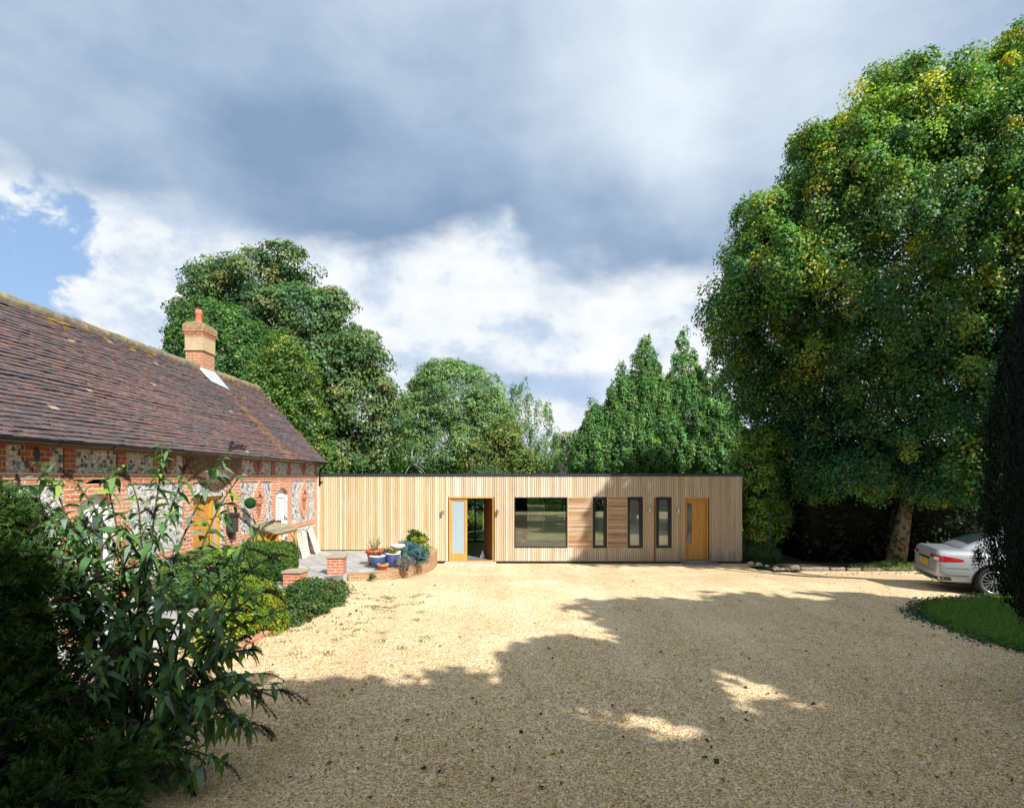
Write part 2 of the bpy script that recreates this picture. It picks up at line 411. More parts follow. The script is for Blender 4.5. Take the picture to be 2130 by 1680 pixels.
M = dict(
    leaf=leafmat('leaf'), leaf_matt=leafmat('needle', .18, .04), leaf_gloss=leafmat('glossy_leaf', .30, .09, .45),
    gravel=gravelmat(), ground=grassmat('rough_grass', (.035, .08, .016), (.065, .125, .026), 25), lawn=grassmat('lawn_turf', (.065, .15, .022), (.10, .20, .03), 60),
    lawn_bright=grassmat('garden_turf', (.24, .42, .07), (.32, .48, .10), 20), rubble=flint_dark(), soil=plain('soil', (.035, .028, .018), .95, var=.5, scale=9, bump=.8),
    flint=flint('flint'), brick=brick('red_brick', (.60, .225, .105), (.50, .165, .08), (.62, .54, .44), ms=.012),
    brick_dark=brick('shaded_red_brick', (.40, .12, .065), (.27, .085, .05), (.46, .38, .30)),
    brick_old=brick('stock_brick', (.42, .25, .11), (.30, .165, .08), (.42, .36, .26), stain=(.20, .155, .10)),
    brick_buff=brick('chimney_brick', (.52, .20, .095), (.40, .155, .08), (.56, .48, .38), stain=(.46, .35, .22)),
    cap_buff=plain('lichen_brick', (.36, .26, .16), .9, var=.6, scale=14, bump=.8, tint2=(.46, .34, .17)),
    render_buff=plain('buff_render', (.47, .35, .21), .9, var=.25, scale=9),
    tile=tinted('clay_tile', .75, (18, 18, 18), .4, .35, spec=.35),
    ridge=None, gutter=plain('black_plastic', (.008, .009, .011), .3, var=.3, spec=.35, bump=.02),
    white=plain('white_paint', (.80, .81, .82), .4, var=.05), grey_glass=plain('grey_glass', (.10, .12, .13), .08, spec=.7, bump=0),
    oak=wood('amber_oak', (.66, .35, .055), (.52, .25, .03)), oak_h=wood('amber_oak_boards', (.64, .32, .06), (.50, .215, .03), axis=1),
    oak_dark=wood('brown_oak', (.30, .125, .035), (.19, .075, .02), axis=0), door_oak=wood('honey_oak', (.56, .30, .07), (.40, .185, .035)),
    honey=wood('honey_frame', (.62, .36, .10), (.50, .26, .06)),
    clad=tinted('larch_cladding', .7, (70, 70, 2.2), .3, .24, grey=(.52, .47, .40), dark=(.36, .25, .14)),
    slat=tinted('cedar_slats', .6, (2.0, 60, 60), .25, .35, grey=(.52, .36, .23)),
    backing=plain('breather_membrane', (.03, .024, .018), .9),
    black=plain('black_aluminium', (.012, .014, .02), .35, var=.2, bump=.02), trim=plain('dark_zinc', (.035, .045, .065), .4, metal=.3, var=.15),
    glass=glassmat('window_glass', (.93, .97, .96), .07, 1.0), frost=plain('frosted_glass', (.30, .39, .44), .25, var=.05, spec=.6, bump=.0),
    reflection_panel=plain('pale_reflection', (.46, .50, .48), .8, var=.12, scale=2), wall_in=plain('grey_plaster', (.10, .105, .115), .9, var=.1), floor_in=plain('grey_floor', (.22, .23, .25), .35, var=.1),
    steel=plain('brushed_steel', (.55, .56, .58), .3, metal=.9, var=.1), lead=plain('lead_flashing', (.48, .51, .55), .45, metal=.3, var=.15, scale=10),
    terracotta=plain('terracotta', (.56, .19, .07), .7, var=.2), redclay=plain('red_clay', (.46, .09, .045), .5, var=.2), potclay=plain('chimney_pot_clay', (.46, .16, .09), .8, var=.25),
    blue=plain('blue_glaze', (.04, .085, .235), .22, var=.3, spec=.6), navy=plain('navy_glaze', (.015, .025, .12), .18, var=.4, spec=.7, scale=22, tint2=(.10, .14, .34)),
    cream=plain('cream_stone', (.56, .52, .43), .8, var=.15), stone=plain('pale_stone', (.45, .41, .34), .85, var=.25, scale=9, bump=.5), slate=plain('slate_step', (.16, .18, .21), .6, var=.4, scale=12),
    paving=pavemat(), bark=barkmat('bark', (.05, .04, .03), (.14, .11, .08)), bark_pale=barkmat('pale_bark', (.22, .19, .125), (.13, .11, .075), (.04, .04, .028)), birch=barkmat('silver_bark', (.42, .39, .34), (.30, .27, .23)),
    log=barkmat('weathered_log', (.15, .125, .095), (.26, .225, .18)), logend=plain('split_log', (.60, .46, .29), .85, var=.35, scale=18, bump=.4), weathered=tinted('weathered_board', .85, (3, 3, 60), .4, .4, spec=.15),
    stem=plain('stem', (.05, .055, .025), .8, var=.3), spike=leafmat('dry_flower', .05, .0), soft=leafmat('felted_leaf', .30, .07, .55),
    paint=plain('silver_paint', (.43, .45, .48), .33, metal=.45, var=.01, bump=0, coat=.5), rubber=plain('tyre_rubber', (.015, .015, .016), .8, var=.2), plastic=plain('dark_plastic', (.015, .015, .018), .5),
    chrome=plain('chrome', (.75, .77, .8), .12, metal=1, var=.02, bump=0), alloy=plain('alloy_rim', (.62, .64, .67), .22, metal=.85, var=.05, bump=0), red=plain('red_lens', (.36, .008, .012), .12, var=.15, bump=0, coat=.6), lens=plain('clear_lens', (.75, .70, .70), .12, bump=0), plate=plain('yellow_plate', (.78, .48, .02), .4, var=.03), ink=plain('black_lettering', (.02, .015, .01), .5),
    carglass=plain('car_glass', (.03, .05, .05), .06, spec=1.0, bump=0), scarlet=plain('scarlet_shade', (.70, .02, .04), .7, var=.05), iron=plain('cast_iron', (.025, .027, .035), .4, var=.3), pebble=tinted('pebble', .75, (90, 90, 90), .3, .3, spec=.3), dryleaf=leafmat('dry_leaf', .15, .02),
)
# ridge tiles: grey with orange and yellow lichen
def ridgemat():
    m, t = newmat('lichen_ridge'); co = obj_co(t)
    n = t.noise(co, 5, 6, .7); n2 = t.noise(t.mapping(co, loc=(3, 3, 3)), 3.2, 6, .65)
    c = t.ramp(n, [(.3, (.09, .085, .07)), (.55, (.20, .18, .13)), (.75, (.30, .26, .17))])
    c = t.mix(t.m('MULTIPLY', t.ss(n2, .54, .64), .75), c, (.42, .26, .05))
    return finish(m, t, c, .95, 0, .1, n, .8, .02)
M['ridge'] = ridgemat()
# ------------------------------------------------------------------ foliage
def unit(a):
    return a / np.maximum(np.linalg.norm(a, axis=-1, keepdims=True), 1e-9)
def quads_mesh(name, V, Q, colors, mat, parent=None, extra=None):
    """V (n,3) verts, Q (m,k) same-size faces, colors (m,3); extra = list of (verts, faces, colour)"""
    V = np.asarray(V, np.float32); m, k = Q.shape
    ev, ef, ec = [], [], []
    off = len(V)
    for (xv, xf, xc) in extra or []:
        ev.append(np.asarray(xv, np.float32)); ef.append(np.asarray(xf) + off); ec.append(np.tile(np.asarray(xc, float), (len(xf), 1))); off += len(xv)
    allV = np.concatenate([V] + ev)
    me = bpy.data.meshes.new(name)
    me.vertices.add(len(allV)); me.vertices.foreach_set('co', allV.ravel())
    sizes = [np.full(m, k)] + [np.full(len(f), f.shape[1]) for f in ef]
    idx = [Q.ravel()] + [f.ravel() for f in ef]
    tot = np.concatenate(sizes); ids = np.concatenate(idx).astype(np.int32)
    me.loops.add(len(ids)); me.loops.foreach_set('vertex_index', ids)
    me.polygons.add(len(tot))
    me.polygons.foreach_set('loop_start', np.concatenate([[0], np.cumsum(tot)[:-1]]).astype(np.int32))
    me.polygons.foreach_set('loop_total', tot.astype(np.int32))
    me.update(calc_edges=True)
    c = np.concatenate([colors] + ec); c = np.concatenate([c, np.ones((len(c), 1))], 1)
    at = me.attributes.new('tint', 'FLOAT_COLOR', 'FACE'); at.data.foreach_set('color', c.astype(np.float32).ravel())
    return link(me, name, mat, parent)

def leaf_cards(P, N, D, L, Wd, fold=.25):
    """one folded rhombic leaf per point: P base, N normal, D direction, L length, Wd width"""
    n = len(P); T = unit(np.cross(N, D)); N2 = unit(np.cross(D, T))
    L = L[:, None]; Wd = Wd[:, None]
    b = P; tip = P + D * L - N2 * L * .12
    mid = P + D * L * .45
    l = mid + T * Wd * .5 + N2 * Wd * fold; r = mid - T * Wd * .5 + N2 * Wd * fold
    V = np.stack([b, l, tip, r], 1).reshape(-1, 3)
    Q = np.arange(n * 4).reshape(n, 4)
    return V, Q

def long_leaves(P, N, D, L, Wd, droop):
    """lance-shaped drooping leaves, three faces each"""
    n = len(P); T = unit(np.cross(N, D)); N2 = unit(np.cross(D, T))
    rows = []
    for t, wf in ((0, .10), (.30, .95), (.65, .75), (1.0, .03)):
        c = P + D * (L * t)[:, None]; c[:, 2] -= droop * L * t * t
        lift = N2 * (Wd * wf * .18)[:, None]
        rows += [c + T * (Wd * wf * .5)[:, None] + lift, c - T * (Wd * wf * .5)[:, None] + lift]
    V = np.stack(rows, 1).reshape(-1, 3)
    base = (np.arange(n) * 8)[:, None]
    Q = np.concatenate([base + np.array([[a, a + 1, a + 3, a + 2]]) for a in (0, 2, 4)], 0)
    return V, Q, 3

def EP(px, py, Y, rx, rz, depth):
    c = PX(px, py, Y); s = Y / 1200
    return (c.x, c.y, c.z, rx * s, depth, rz * s)

def sample_ells(rg, ells, n, shell=(.72, 1.0), front=0.0, inside=.80):
    E = np.array(ells, float)
    wgt = (E[:, 3] * E[:, 5] + E[:, 3] * E[:, 4] + E[:, 4] * E[:, 5]); wgt /= wgt.sum()
    out = []; outd = []; got = 0
    while got < n:
        k = rg.choice(len(E), n, p=wgt)
        u = unit(rg.normal(size=(n, 3)))
        if front: u[:, 1] = np.where((u[:, 1] > .25) & (rg.random(n) < front), -u[:, 1], u[:, 1])
        r = rg.uniform(shell[0], shell[1], n)[:, None]
        p = E[k, :3] + u * E[k, 3:6] * r
        q = ((p[:, None, :] - E[None, :, :3]) / E[None, :, 3:6]); q = (q ** 2).sum(2)
        q[np.arange(n), k] = 9
        ok = q.min(1) > inside ** 2
        out.append(p[ok]); outd.append(unit(u[ok] / E[k[ok], 3:6])); got += ok.sum()
    return np.concatenate(out)[:n], np.concatenate(outd)[:n]

def foliage(rg, ells, n_clump, n_leaf, size, palette, clump=.55, sig=(1, 1, .75), shell=(.7, 1.0), up=.5, outw=.6, droop=.25, aspect=.75,
            jit=.22, cj=.25, hi=None, hi_p=0.0, inside=.8, zmin=None, front=.35, vert=0.0, fill=.12, dirout=0.0, gcol=None):
    """leaf cards in clumps over the crown's lobes -> V, Q, colours"""
    C0, O0 = sample_ells(rg, ells, n_clump, shell, front, inside)
    C0 = C0 + rg.normal(size=C0.shape) * clump * .25
    csz = clump * rg.uniform(.55, 1.35, n_clump)
    k = np.repeat(np.arange(n_clump), n_leaf); n = len(k)
    g = unit(rg.normal(size=(n, 3)) + O0[k] * .55 + np.array([0, -.15, .35])) * rg.uniform(.55, 1.08, (n, 1))
    P = C0[k] + g * np.array(sig) * csz[k][:, None]
    nf = int(n * fill)
    if nf:
        Pf, Of = sample_ells(rg, ells, nf, (.35, .8), front, .5)
        P[-nf:] = Pf
    O = O0[k] + g * .25
    N = unit(O * outw * .5 + unit(g) * .75 + np.array([0, 0, up * .5]) + rg.normal(size=(n, 3)) * .5)
    D = rg.normal(size=(n, 3)) + O * dirout + np.array([0, 0, -droop * 2 + vert * 3])
    D = unit(D - N * (D * N).sum(1, keepdims=True))
    L = size * rg.uniform(.65, 1.3, n)
    V, Q = leaf_cards(P, N, D, L, L * aspect)
    pal = np.array(palette, float)
    cc = pal[rg.integers(0, len(pal), n_clump)] * rg.uniform(1 - cj, 1 + cj, (n_clump, 1))
    if hi is not None:
        hm = rg.random(n_clump) < hi_p
        cc[hm] = cc[hm] * .35 + np.array(hi) * .65
    col = cc[k] * rg.uniform(1 - jit, 1 + jit, (n, 1)) * rg.uniform(.92, 1.08, (n, 3))
    if hi is not None:
        lm = rg.random(n) < hi_p * .35
        col[lm] = np.array(hi) * rg.uniform(.7, 1.2, (lm.sum(), 1))
    if gcol is not None: col = gcol(P, col, rg)
    if zmin is not None:
        keep = P[:, 2] > zmin
        V = V.reshape(-1, 4, 3)[keep].reshape(-1, 3); Q = np.arange(len(V)).reshape(-1, 4); col = col[keep]
    return V, Q, np.clip(col, .004, .9)

def trunk_mb(base, top, r0, r1, limbs, rnd, seg=10, bend=.15):
    mb = MB(); b = Vector(base); t = Vector(top)
    pts = []; rad = []
    for i in range(8):
        f = i / 7; p = b.lerp(t, f)
        p += Vector((math.sin(f * 5 + rnd.random()) * bend * r0 * 2, math.cos(f * 4) * bend * r0 * 2, 0)) * min(1, f * 3)
        pts.append(p); rad.append((r0 * (1 - f) + r1 * f) * (1.0 + .45 * max(0, 1 - f * 9)))
    mb.tube(pts, rad, seg)
    for e_ in limbs:
        e_ = Vector(e_); f = rnd.uniform(.30, .95); s_ = b.lerp(t, f)
        rr = (r0 * (1 - f) + r1 * f) * .55
        mid = s_.lerp(e_, .5) + Vector((0, 0, .12 * (e_ - s_).length))
        n = 7; q = []
        for i in range(n):
            u = i / (n - 1)
            q.append(s_ * (1 - u) ** 2 + mid * 2 * u * (1 - u) + e_ * u * u)
        mb.tube(q, [rr * (1 - .85 * i / (n - 1)) for i in range(n)], 6)
        for j in range(3):
            u = rnd.uniform(.4, .85); a = q[int(u * (n - 1))]
            d = Vector((rnd.uniform(-1, 1), rnd.uniform(-1, 1), rnd.uniform(-.2, .9))).normalized() * (e_ - s_).length * .20
            mb.tube([a, a + d * .5 + Vector((0, 0, .06)), a + d], [rr * .4, rr * .25, rr * .08], 5)
    return mb

def tree(name, label, cat, base, top_z, r0, ells, fol, seed, mat='leaf', bark='bark', n_limb=9, group=None, lean=(0, 0), limb_r=.7, trunk_top=None):
    rg = np.random.default_rng(seed); rnd = random.Random(seed)
    root = thing(name, label, cat, base, 0, group)
    V, Q, col = foliage(rg, ells, **fol)
    V = V - np.array(base); col = np.clip(col * 1.3, 0, .8)
    quads_mesh('crown', V, Q, col, M[mat], root)
    E = np.array(ells)
    limbs = []
    for i in range(n_limb):
        k = i % len(E); u = unit(rg.normal(size=3)); u[2] = u[2] * .5 + .1
        limbs.append(E[k, :3] + u * E[k, 3:6] * limb_r - np.array(base))
    trunk_mb((0, 0, -.1), (lean[0], lean[1], top_z - base[2]), r0, r0 * .25, limbs, rnd).build('trunk', M[bark], root, uv=False)
    return root

# a hedge or shrub: leaf cards over lobes or a rounded block, with a dark twiggy core of the same leaves
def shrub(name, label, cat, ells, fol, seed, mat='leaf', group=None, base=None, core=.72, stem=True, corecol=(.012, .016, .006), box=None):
    rg = np.random.default_rng(seed); rnd = random.Random(seed)
    E = np.array(ells)
    if base is None:
        base = (E[:, 0].mean(), E[:, 1].mean(), max(0, (E[:, 2] - E[:, 5]).min()))
    root = thing(name, label, cat, base, 0, group)
    if box is None:
        V, Q, col = foliage(rg, ells, **fol)
    else:
        V, Q, col = block_foliage(rg, box, **fol)
    extra = []
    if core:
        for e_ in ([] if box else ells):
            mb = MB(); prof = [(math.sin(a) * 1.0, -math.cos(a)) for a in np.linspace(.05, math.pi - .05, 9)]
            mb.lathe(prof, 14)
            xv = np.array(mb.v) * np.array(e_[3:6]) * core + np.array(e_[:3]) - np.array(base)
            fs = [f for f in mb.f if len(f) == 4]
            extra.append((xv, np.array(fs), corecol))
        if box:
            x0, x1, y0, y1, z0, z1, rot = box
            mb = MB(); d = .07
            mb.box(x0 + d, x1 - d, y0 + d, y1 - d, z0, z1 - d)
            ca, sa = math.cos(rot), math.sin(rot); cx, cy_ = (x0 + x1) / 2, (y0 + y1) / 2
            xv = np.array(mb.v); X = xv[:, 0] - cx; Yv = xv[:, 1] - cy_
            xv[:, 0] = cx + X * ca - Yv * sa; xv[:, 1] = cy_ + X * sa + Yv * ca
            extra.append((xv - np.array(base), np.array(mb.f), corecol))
    quads_mesh('foliage', V - np.array(base), Q, col, M[mat], root, extra)
    if stem:
        mb = MB()
        for i in range(5):
            a = rnd.uniform(0, 6.28); r_ = rnd.uniform(.02, .12)
            k = i % len(E); t = Vector(E[k, :3]) - Vector(base)
            mb.tube([(math.cos(a) * r_, math.sin(a) * r_, -.05), t * .5 + Vector((math.cos(a) * r_, math.sin(a) * r_, 0)), t * .9], [.03, .022, .012], 6)
        mb.build('stem', M['bark'], root, uv=False)
    return root

def block_foliage(rg, box, n, size, palette, aspect=.7, jit=.35, rough=.05, patch=.3, vert=.0, roundc=.18):
    x0, x1, y0, y1, z0, z1, rot = box
    lx, ly, lz = x1 - x0, y1 - y0, z1 - z0
    areas = np.array([lx * ly, lx * lz, lx * lz, ly * lz, ly * lz]); k = rg.choice(5, n, p=areas / areas.sum())
    a = rg.random(n); b = rg.random(n)
    P = np.empty((n, 3)); N = np.zeros((n, 3))
    for f, (ax, val, nn) in enumerate([(2, 1, (0, 0, 1)), (1, 0, (0, -1, 0)), (1, 1, (0, 1, 0)), (0, 0, (-1, 0, 0)), (0, 1, (1, 0, 0))]):
        m = k == f; o = [i for i in range(3) if i != ax]
        P[m, o[0]] = a[m]; P[m, o[1]] = b[m]; P[m, ax] = val; N[m] = nn
    q = (P - .5) * np.array([lx, ly, lz])
    hl = np.array([lx, ly, lz]) / 2 - roundc
    inner = np.clip(q, -hl, hl); inner[:, 2] = np.maximum(inner[:, 2], q[:, 2] * (q[:, 2] < 0) + inner[:, 2] * (q[:, 2] >= 0))
    dlt = q - inner; dn = np.linalg.norm(dlt, axis=1, keepdims=True)
    q = inner + dlt / np.maximum(dn, 1e-6) * np.minimum(dn, roundc)
    N = unit(N * .3 + unit(dlt + 1e-6))
    lump = (np.sin(q[:, 0] * 7 + 1) * np.sin(q[:, 1] * 6 + 2) + np.sin(q[:, 2] * 9 + q[:, 0] * 4)) * .5
    q += N * (lump * rough + rg.normal(size=n) * rough * .6 - rough * .4)[:, None]
    ca, sa = math.cos(rot), math.sin(rot)
    rotm = np.array([[ca, -sa, 0], [sa, ca, 0], [0, 0, 1]])
    P = q @ rotm.T + np.array([(x0 + x1) / 2, (y0 + y1) / 2, (z0 + z1) / 2]); No = N @ rotm.T
    Nn = unit(No * .7 + rg.normal(size=(n, 3)) * .6 + np.array([0, 0, .25]))
    D = rg.normal(size=(n, 3)) + No * .9 + np.array([0, 0, .5 + vert]); D = unit(D - Nn * (D * Nn).sum(1, keepdims=True))
    L = size * rg.uniform(.6, 1.3, n)
    V, Q = leaf_cards(P - D * L[:, None] * .3, Nn, D, L, L * aspect)
    pal = np.array(palette, float)
    f = .5 + .5 * np.sin(q[:, 0] * 3.1 + q[:, 2] * 4.0 + np.sin(q[:, 1] * 2.7) * 2)
    i = np.clip((f * patch + rg.random(n) * (1 - patch)) * len(pal), 0, len(pal) - 1).astype(int)
    col = pal[i] * rg.uniform(1 - jit, 1 + jit, (n, 1))
    return V, Q, np.clip(col, .004, .9)
# ------------------------------------------------------------------ ground
def grid_sheet(name, xs, ys, zf, mat, keep=None):
    X, Yg = np.meshgrid(xs, ys); nx, ny = len(xs), len(ys)
    V = np.stack([X.ravel(), Yg.ravel(), zf(X, Yg).ravel()], 1)
    F = []
    for j in range(ny - 1):
        for i in range(nx - 1):
            cx, cy_ = (xs[i] + xs[i + 1]) / 2, (ys[j] + ys[j + 1]) / 2
            if keep is None or keep(cx, cy_):
                a = j * nx + i; F.append((a, a + 1, a + nx + 1, a + nx))
    me = bpy.data.meshes.new(name); me.from_pydata([tuple(v) for v in V], [], F)
    me.polygons.foreach_set('use_smooth', [True] * len(F))
    o = link(me, name, mat); o['kind'] = 'structure'
    return o
rough_xy = lambda X, Yg: .02 * np.sin(X * 1.7 + Yg * .6) * np.sin(Yg * 1.3) * (Yg < 17.4)
grid_sheet('ground', np.concatenate([np.linspace(-400, -30, 8), np.linspace(-24, 24, 33), np.linspace(30, 400, 8)]),
           np.concatenate([np.linspace(-300, -30, 6), np.linspace(-24, 26, 51), np.linspace(30, 600, 14)]),
           lambda X, Yg: Gn(X, Yg) - .06 + np.clip((Yg - 34) * .018, 0, 2.2), M['ground'])
def on_drive(x, y):
    if y > 19.3: return False
    if x > 7.9 + .25 * math.sin(y * 2.0) and y > 17.75 + .12 * math.sin(x * 1.3): return False
    return True
grid_sheet('driveway', np.arange(-6.4, 18.01, .3), np.arange(-5, 19.4, .3), lambda X, Yg: Gn(X, Yg) + rough_xy(X, Yg), M['gravel'], on_drive)

# raised stone terrace beside the barn
TZ = .42
terr = [(-6.45, 19.36), (-2.42, 19.36), (-2.42, 18.1), (-2.62, 17.0), (-2.85, 16.0), (-3.15, 15.3), (-3.55, 14.85), (-4.1, 14.62), (-4.75, 14.2), (-4.95, 13.0), (-5.0, 11.2), (-5.0, 8.4), (-6.45, 8.0)][::-1]
mb = MB(); mb.prism(terr, 'z', -.1, TZ); o = mb.build('terrace', M['paving']); o['kind'] = 'structure'
# bare soil under the big tree and behind the log edging
mb = MB(); mb.prism([(8.2, 17.85), (24, 17.7), (24, 30), (8.0, 30), (7.95, 19.5)], 'z', -.2, .02); o = mb.build('soil_bed', M['soil']); o['kind'] = 'structure'
# garden lawn behind the timber building
mb = MB(); mb.box(-9, 16, 27.0, 40.5, -.3, -.045); o = mb.build('garden_lawn', M['lawn_bright']); o['kind'] = 'structure'
# lawn
law = [(7.62, 11.40)]
for t in np.linspace(0, 1, 14):
    a = math.pi * (0.96 + .72 * t)
    law.append((10.6 + 3.05 * math.cos(a) + .03 * math.sin(t * 23), 9.6 + 2.75 * math.sin(a)))
law = []
for t in np.linspace(0, 2 * math.pi, 72, endpoint=False):
    x = 11.4 + 4.0 * math.copysign(abs(math.cos(t)) ** .8, math.cos(t)); y = 9.5 + 2.85 * math.copysign(abs(math.sin(t)) ** .8, math.sin(t))
    law.append((x + .05 * math.sin(9 * t) + .03 * math.sin(23 * t), y + .05 * math.cos(11 * t)))
LAWN = law
mb = MB(); n = len(law); cz = .385
vs = [(11.4, 9.5, cz)] + [(11.4 + (x - 11.4) * .93, 9.5 + (y - 9.5) * .93, cz) for x, y in law] + [(x, y, G(x, y) + .005) for x, y in law]
fs = [(0, 1 + i, 1 + (i + 1) % n) for i in range(n)] + [(1 + i, 1 + n + i, 1 + n + (i + 1) % n, 1 + (i + 1) % n) for i in range(n)]
mb.add(vs, fs); o = mb.build('lawn', M['lawn'], uv=False); o['kind'] = 'structure'
def in_poly(p, poly):
    x, y = p[:, 0], p[:, 1]; r = np.zeros(len(p), bool); j = len(poly) - 1
    for i in range(len(poly)):
        xi, yi = poly[i]; xj, yj = poly[j]
        r ^= ((yi > y) != (yj > y)) & (x < (xj - xi) * (y - yi) / (yj - yi + 1e-12) + xi); j = i
    return r
rg = np.random.default_rng(5)
def blades(rg, P, h, wd, col, jit=.3, lean=.5):
    n = len(P); N = unit(np.c_[rg.normal(size=(n, 2)), np.zeros(n)]); D = unit(np.c_[rg.normal(size=(n, 2)) * lean, np.ones(n)])
    L = h * rg.uniform(.5, 1.3, n)
    V, Q = leaf_cards(P, N, D, L, np.full(n, wd), 0)
    pal = np.array(col); c = pal[rg.integers(0, len(pal), n)] * rg.uniform(1 - jit, 1 + jit, (n, 1))
    return V, Q, c
P = np.c_[rg.uniform(7.3, 13, 90000), rg.uniform(6.6, 12.5, 90000)]; P = P[in_poly(P, law)]
P = np.c_[P, np.full(len(P), cz - .005)]
V, Q, c = blades(rg, P, .035, .006, [(.055, .15, .02), (.08, .19, .028), (.13, .20, .04)])
o = quads_mesh('grass', V, Q, c, M['leaf_matt']); tag(o, 'short mown grass of the lawn beside the drive', 'grass', kind='stuff')
# ragged edge of ivy and longer grass round the lawn
t = rg.uniform(0, 2 * math.pi, 5200); L_ = np.array(law + law[:1]); ti = t / (2 * math.pi) * 72; i0 = ti.astype(int); fr = (ti - i0)[:, None]
pe = L_[i0] * (1 - fr) + L_[i0 + 1] * fr + rg.normal(size=(5200, 2)) * np.array([.13, .10])
pe = np.c_[pe, Gn(pe[:, 0], pe[:, 1]) + rg.uniform(0, .09, 5200)]
N = unit(rg.normal(size=(5200, 3)) * .5 + np.array([-.3, -.3, 1])); D = unit(rg.normal(size=(5200, 3))); D = unit(D - N * (D * N).sum(1, keepdims=True))
V, Q = leaf_cards(pe, N, D, rg.uniform(.03, .07, 5200), rg.uniform(.02, .05, 5200))
o = quads_mesh('ground_ivy', V, Q, np.array([(.03, .06, .025)]) * rg.uniform(.6, 1.5, (5200, 1)), M['leaf']); tag(o, 'dark ivy creeping along the ragged lawn edge', 'ivy', kind='stuff')

# loose stones lying on the drive, large enough to tell apart near the camera
def stones(n, ylo, yhi, size, seed):
    rg = np.random.default_rng(seed)
    y = 1 / (rg.uniform(1 / yhi ** 1, 1 / ylo ** 1, n)); x = rg.uniform(-.95, 1.0, n) * y
    k = (x > -4.6) & ~in_poly(np.c_[x, y], LAWN) & (y < 18); x, y = x[k], y[k]; n = len(x)
    z = Gn(x, y) + rough_xy(x, y) + .003
    ring = np.array([[1, 0, 0], [.35, .85, .1], [-.75, .6, 0], [-.8, -.55, .1], [.3, -.9, 0], [0.05, 0, .62]])
    s = size * rg.uniform(.5, 1.25, n); a = rg.uniform(0, 6.28, n)
    B = ring[None] * rg.uniform(.65, 1.2, (n, 6, 1)) * s[:, None, None] * np.stack([np.ones(n), rg.uniform(.6, 1, n), rg.uniform(.7, 1.2, n)], 1)[:, None]
    ca, sa = np.cos(a)[:, None], np.sin(a)[:, None]
    Xr = B[..., 0] * ca - B[..., 1] * sa; Yr = B[..., 0] * sa + B[..., 1] * ca
    V = np.stack([Xr + x[:, None], Yr + y[:, None], B[..., 2] + z[:, None]], 2).reshape(-1, 3)
    base = (np.arange(n) * 6)[:, None]
    Q = np.concatenate([base + np.array([[i, (i + 1) % 5, 5]]) for i in range(5)], 1).reshape(-1, 3)
    pal = np.array([(.62, .45, .20), (.50, .33, .13), (.68, .53, .30), (.74, .65, .48), (.38, .33, .27), (.15, .115, .08), (.52, .28, .09), (.62, .48, .26), (.56, .38, .15), (.07, .06, .055), (.24, .17, .09)])
    c = pal[rg.integers(0, len(pal), n)] * .80 + np.array((.54, .38, .17)) * .20
    return V, Q, np.repeat(c, 5, 0)
V, Q, c = stones(150000, 4.2, 11.5, .0098, 3)
o = quads_mesh('loose_gravel', V, Q, np.clip(c * 1.12, 0, .9), M['pebble']); tag(o, 'loose tan and grey stones scattered on the drive', 'gravel', kind='stuff')

# small weeds in the gravel along the planted bed
rg = np.random.default_rng(19); nt = 90
tx = rg.uniform(-4.0, -1.2, nt); ty = rg.uniform(8.2, 12.8, nt); k = tx < -1.0 - (12.8 - ty) * .42 + rg.normal(size=nt) * .5; k |= rg.random(nt) < .15; tx, ty = tx[k], ty[k]
P = np.repeat(np.c_[tx, ty, Gn(tx, ty) + .005], 26, 0); P[:, :2] += rg.normal(size=(len(P), 2)) * np.array([.06, .05]); 
V, Q, c = blades(rg, P, .045, .012, [(.09, .16, .03), (.14, .20, .04), (.07, .12, .03)], .3, 1.1)
o = quads_mesh('weeds', V, Q, c, M['leaf']); tag(o, 'small green weeds growing through the gravel by the planted bed', 'weeds', kind='stuff')
# fallen leaves and moss tufts on the drive
rg = np.random.default_rng(11)
n = 420
y = 1 / rg.uniform(1 / 18.5, 1 / 4.6, n); x = rg.uniform(-.42, .95, n) * y
x[:70] = rg.uniform(9.3, 12.8, 70); y[:70] = rg.uniform(16.7, 17.6, 70)
x[70:110] = rg.uniform(-3.9, -2.6, 40); y[70:110] = rg.uniform(9.5, 13.5, 40)
k = ~in_poly(np.c_[x, y], LAWN); x, y = x[k], y[k]; n = len(x)
P = np.c_[x, y, Gn(x, y) + rough_xy(x, y) + .02]
N = unit(np.array([0, 0, 1.]) + rg.normal(size=(n, 3)) * .35); D = unit(rg.normal(size=(n, 3))); D = unit(D - N * (D * N).sum(1, keepdims=True))
L = rg.uniform(.04, .10, n); L[70:] *= .8
V, Q = leaf_cards(P, N, D, L, L * rg.uniform(.4, .8, n), .2)
pal = np.array([(.50, .28, .03), (.22, .10, .03), (.06, .035, .02), (.30, .17, .05), (.05, .08, .02), (.04, .03, .02)])
o = quads_mesh('fallen_leaves', V, Q, pal[rg.integers(0, 6, n)] * rg.uniform(.7, 1.2, (n, 1)), M['dryleaf']); tag(o, 'yellow and brown fallen leaves lying on the gravel', 'leaves', kind='stuff')
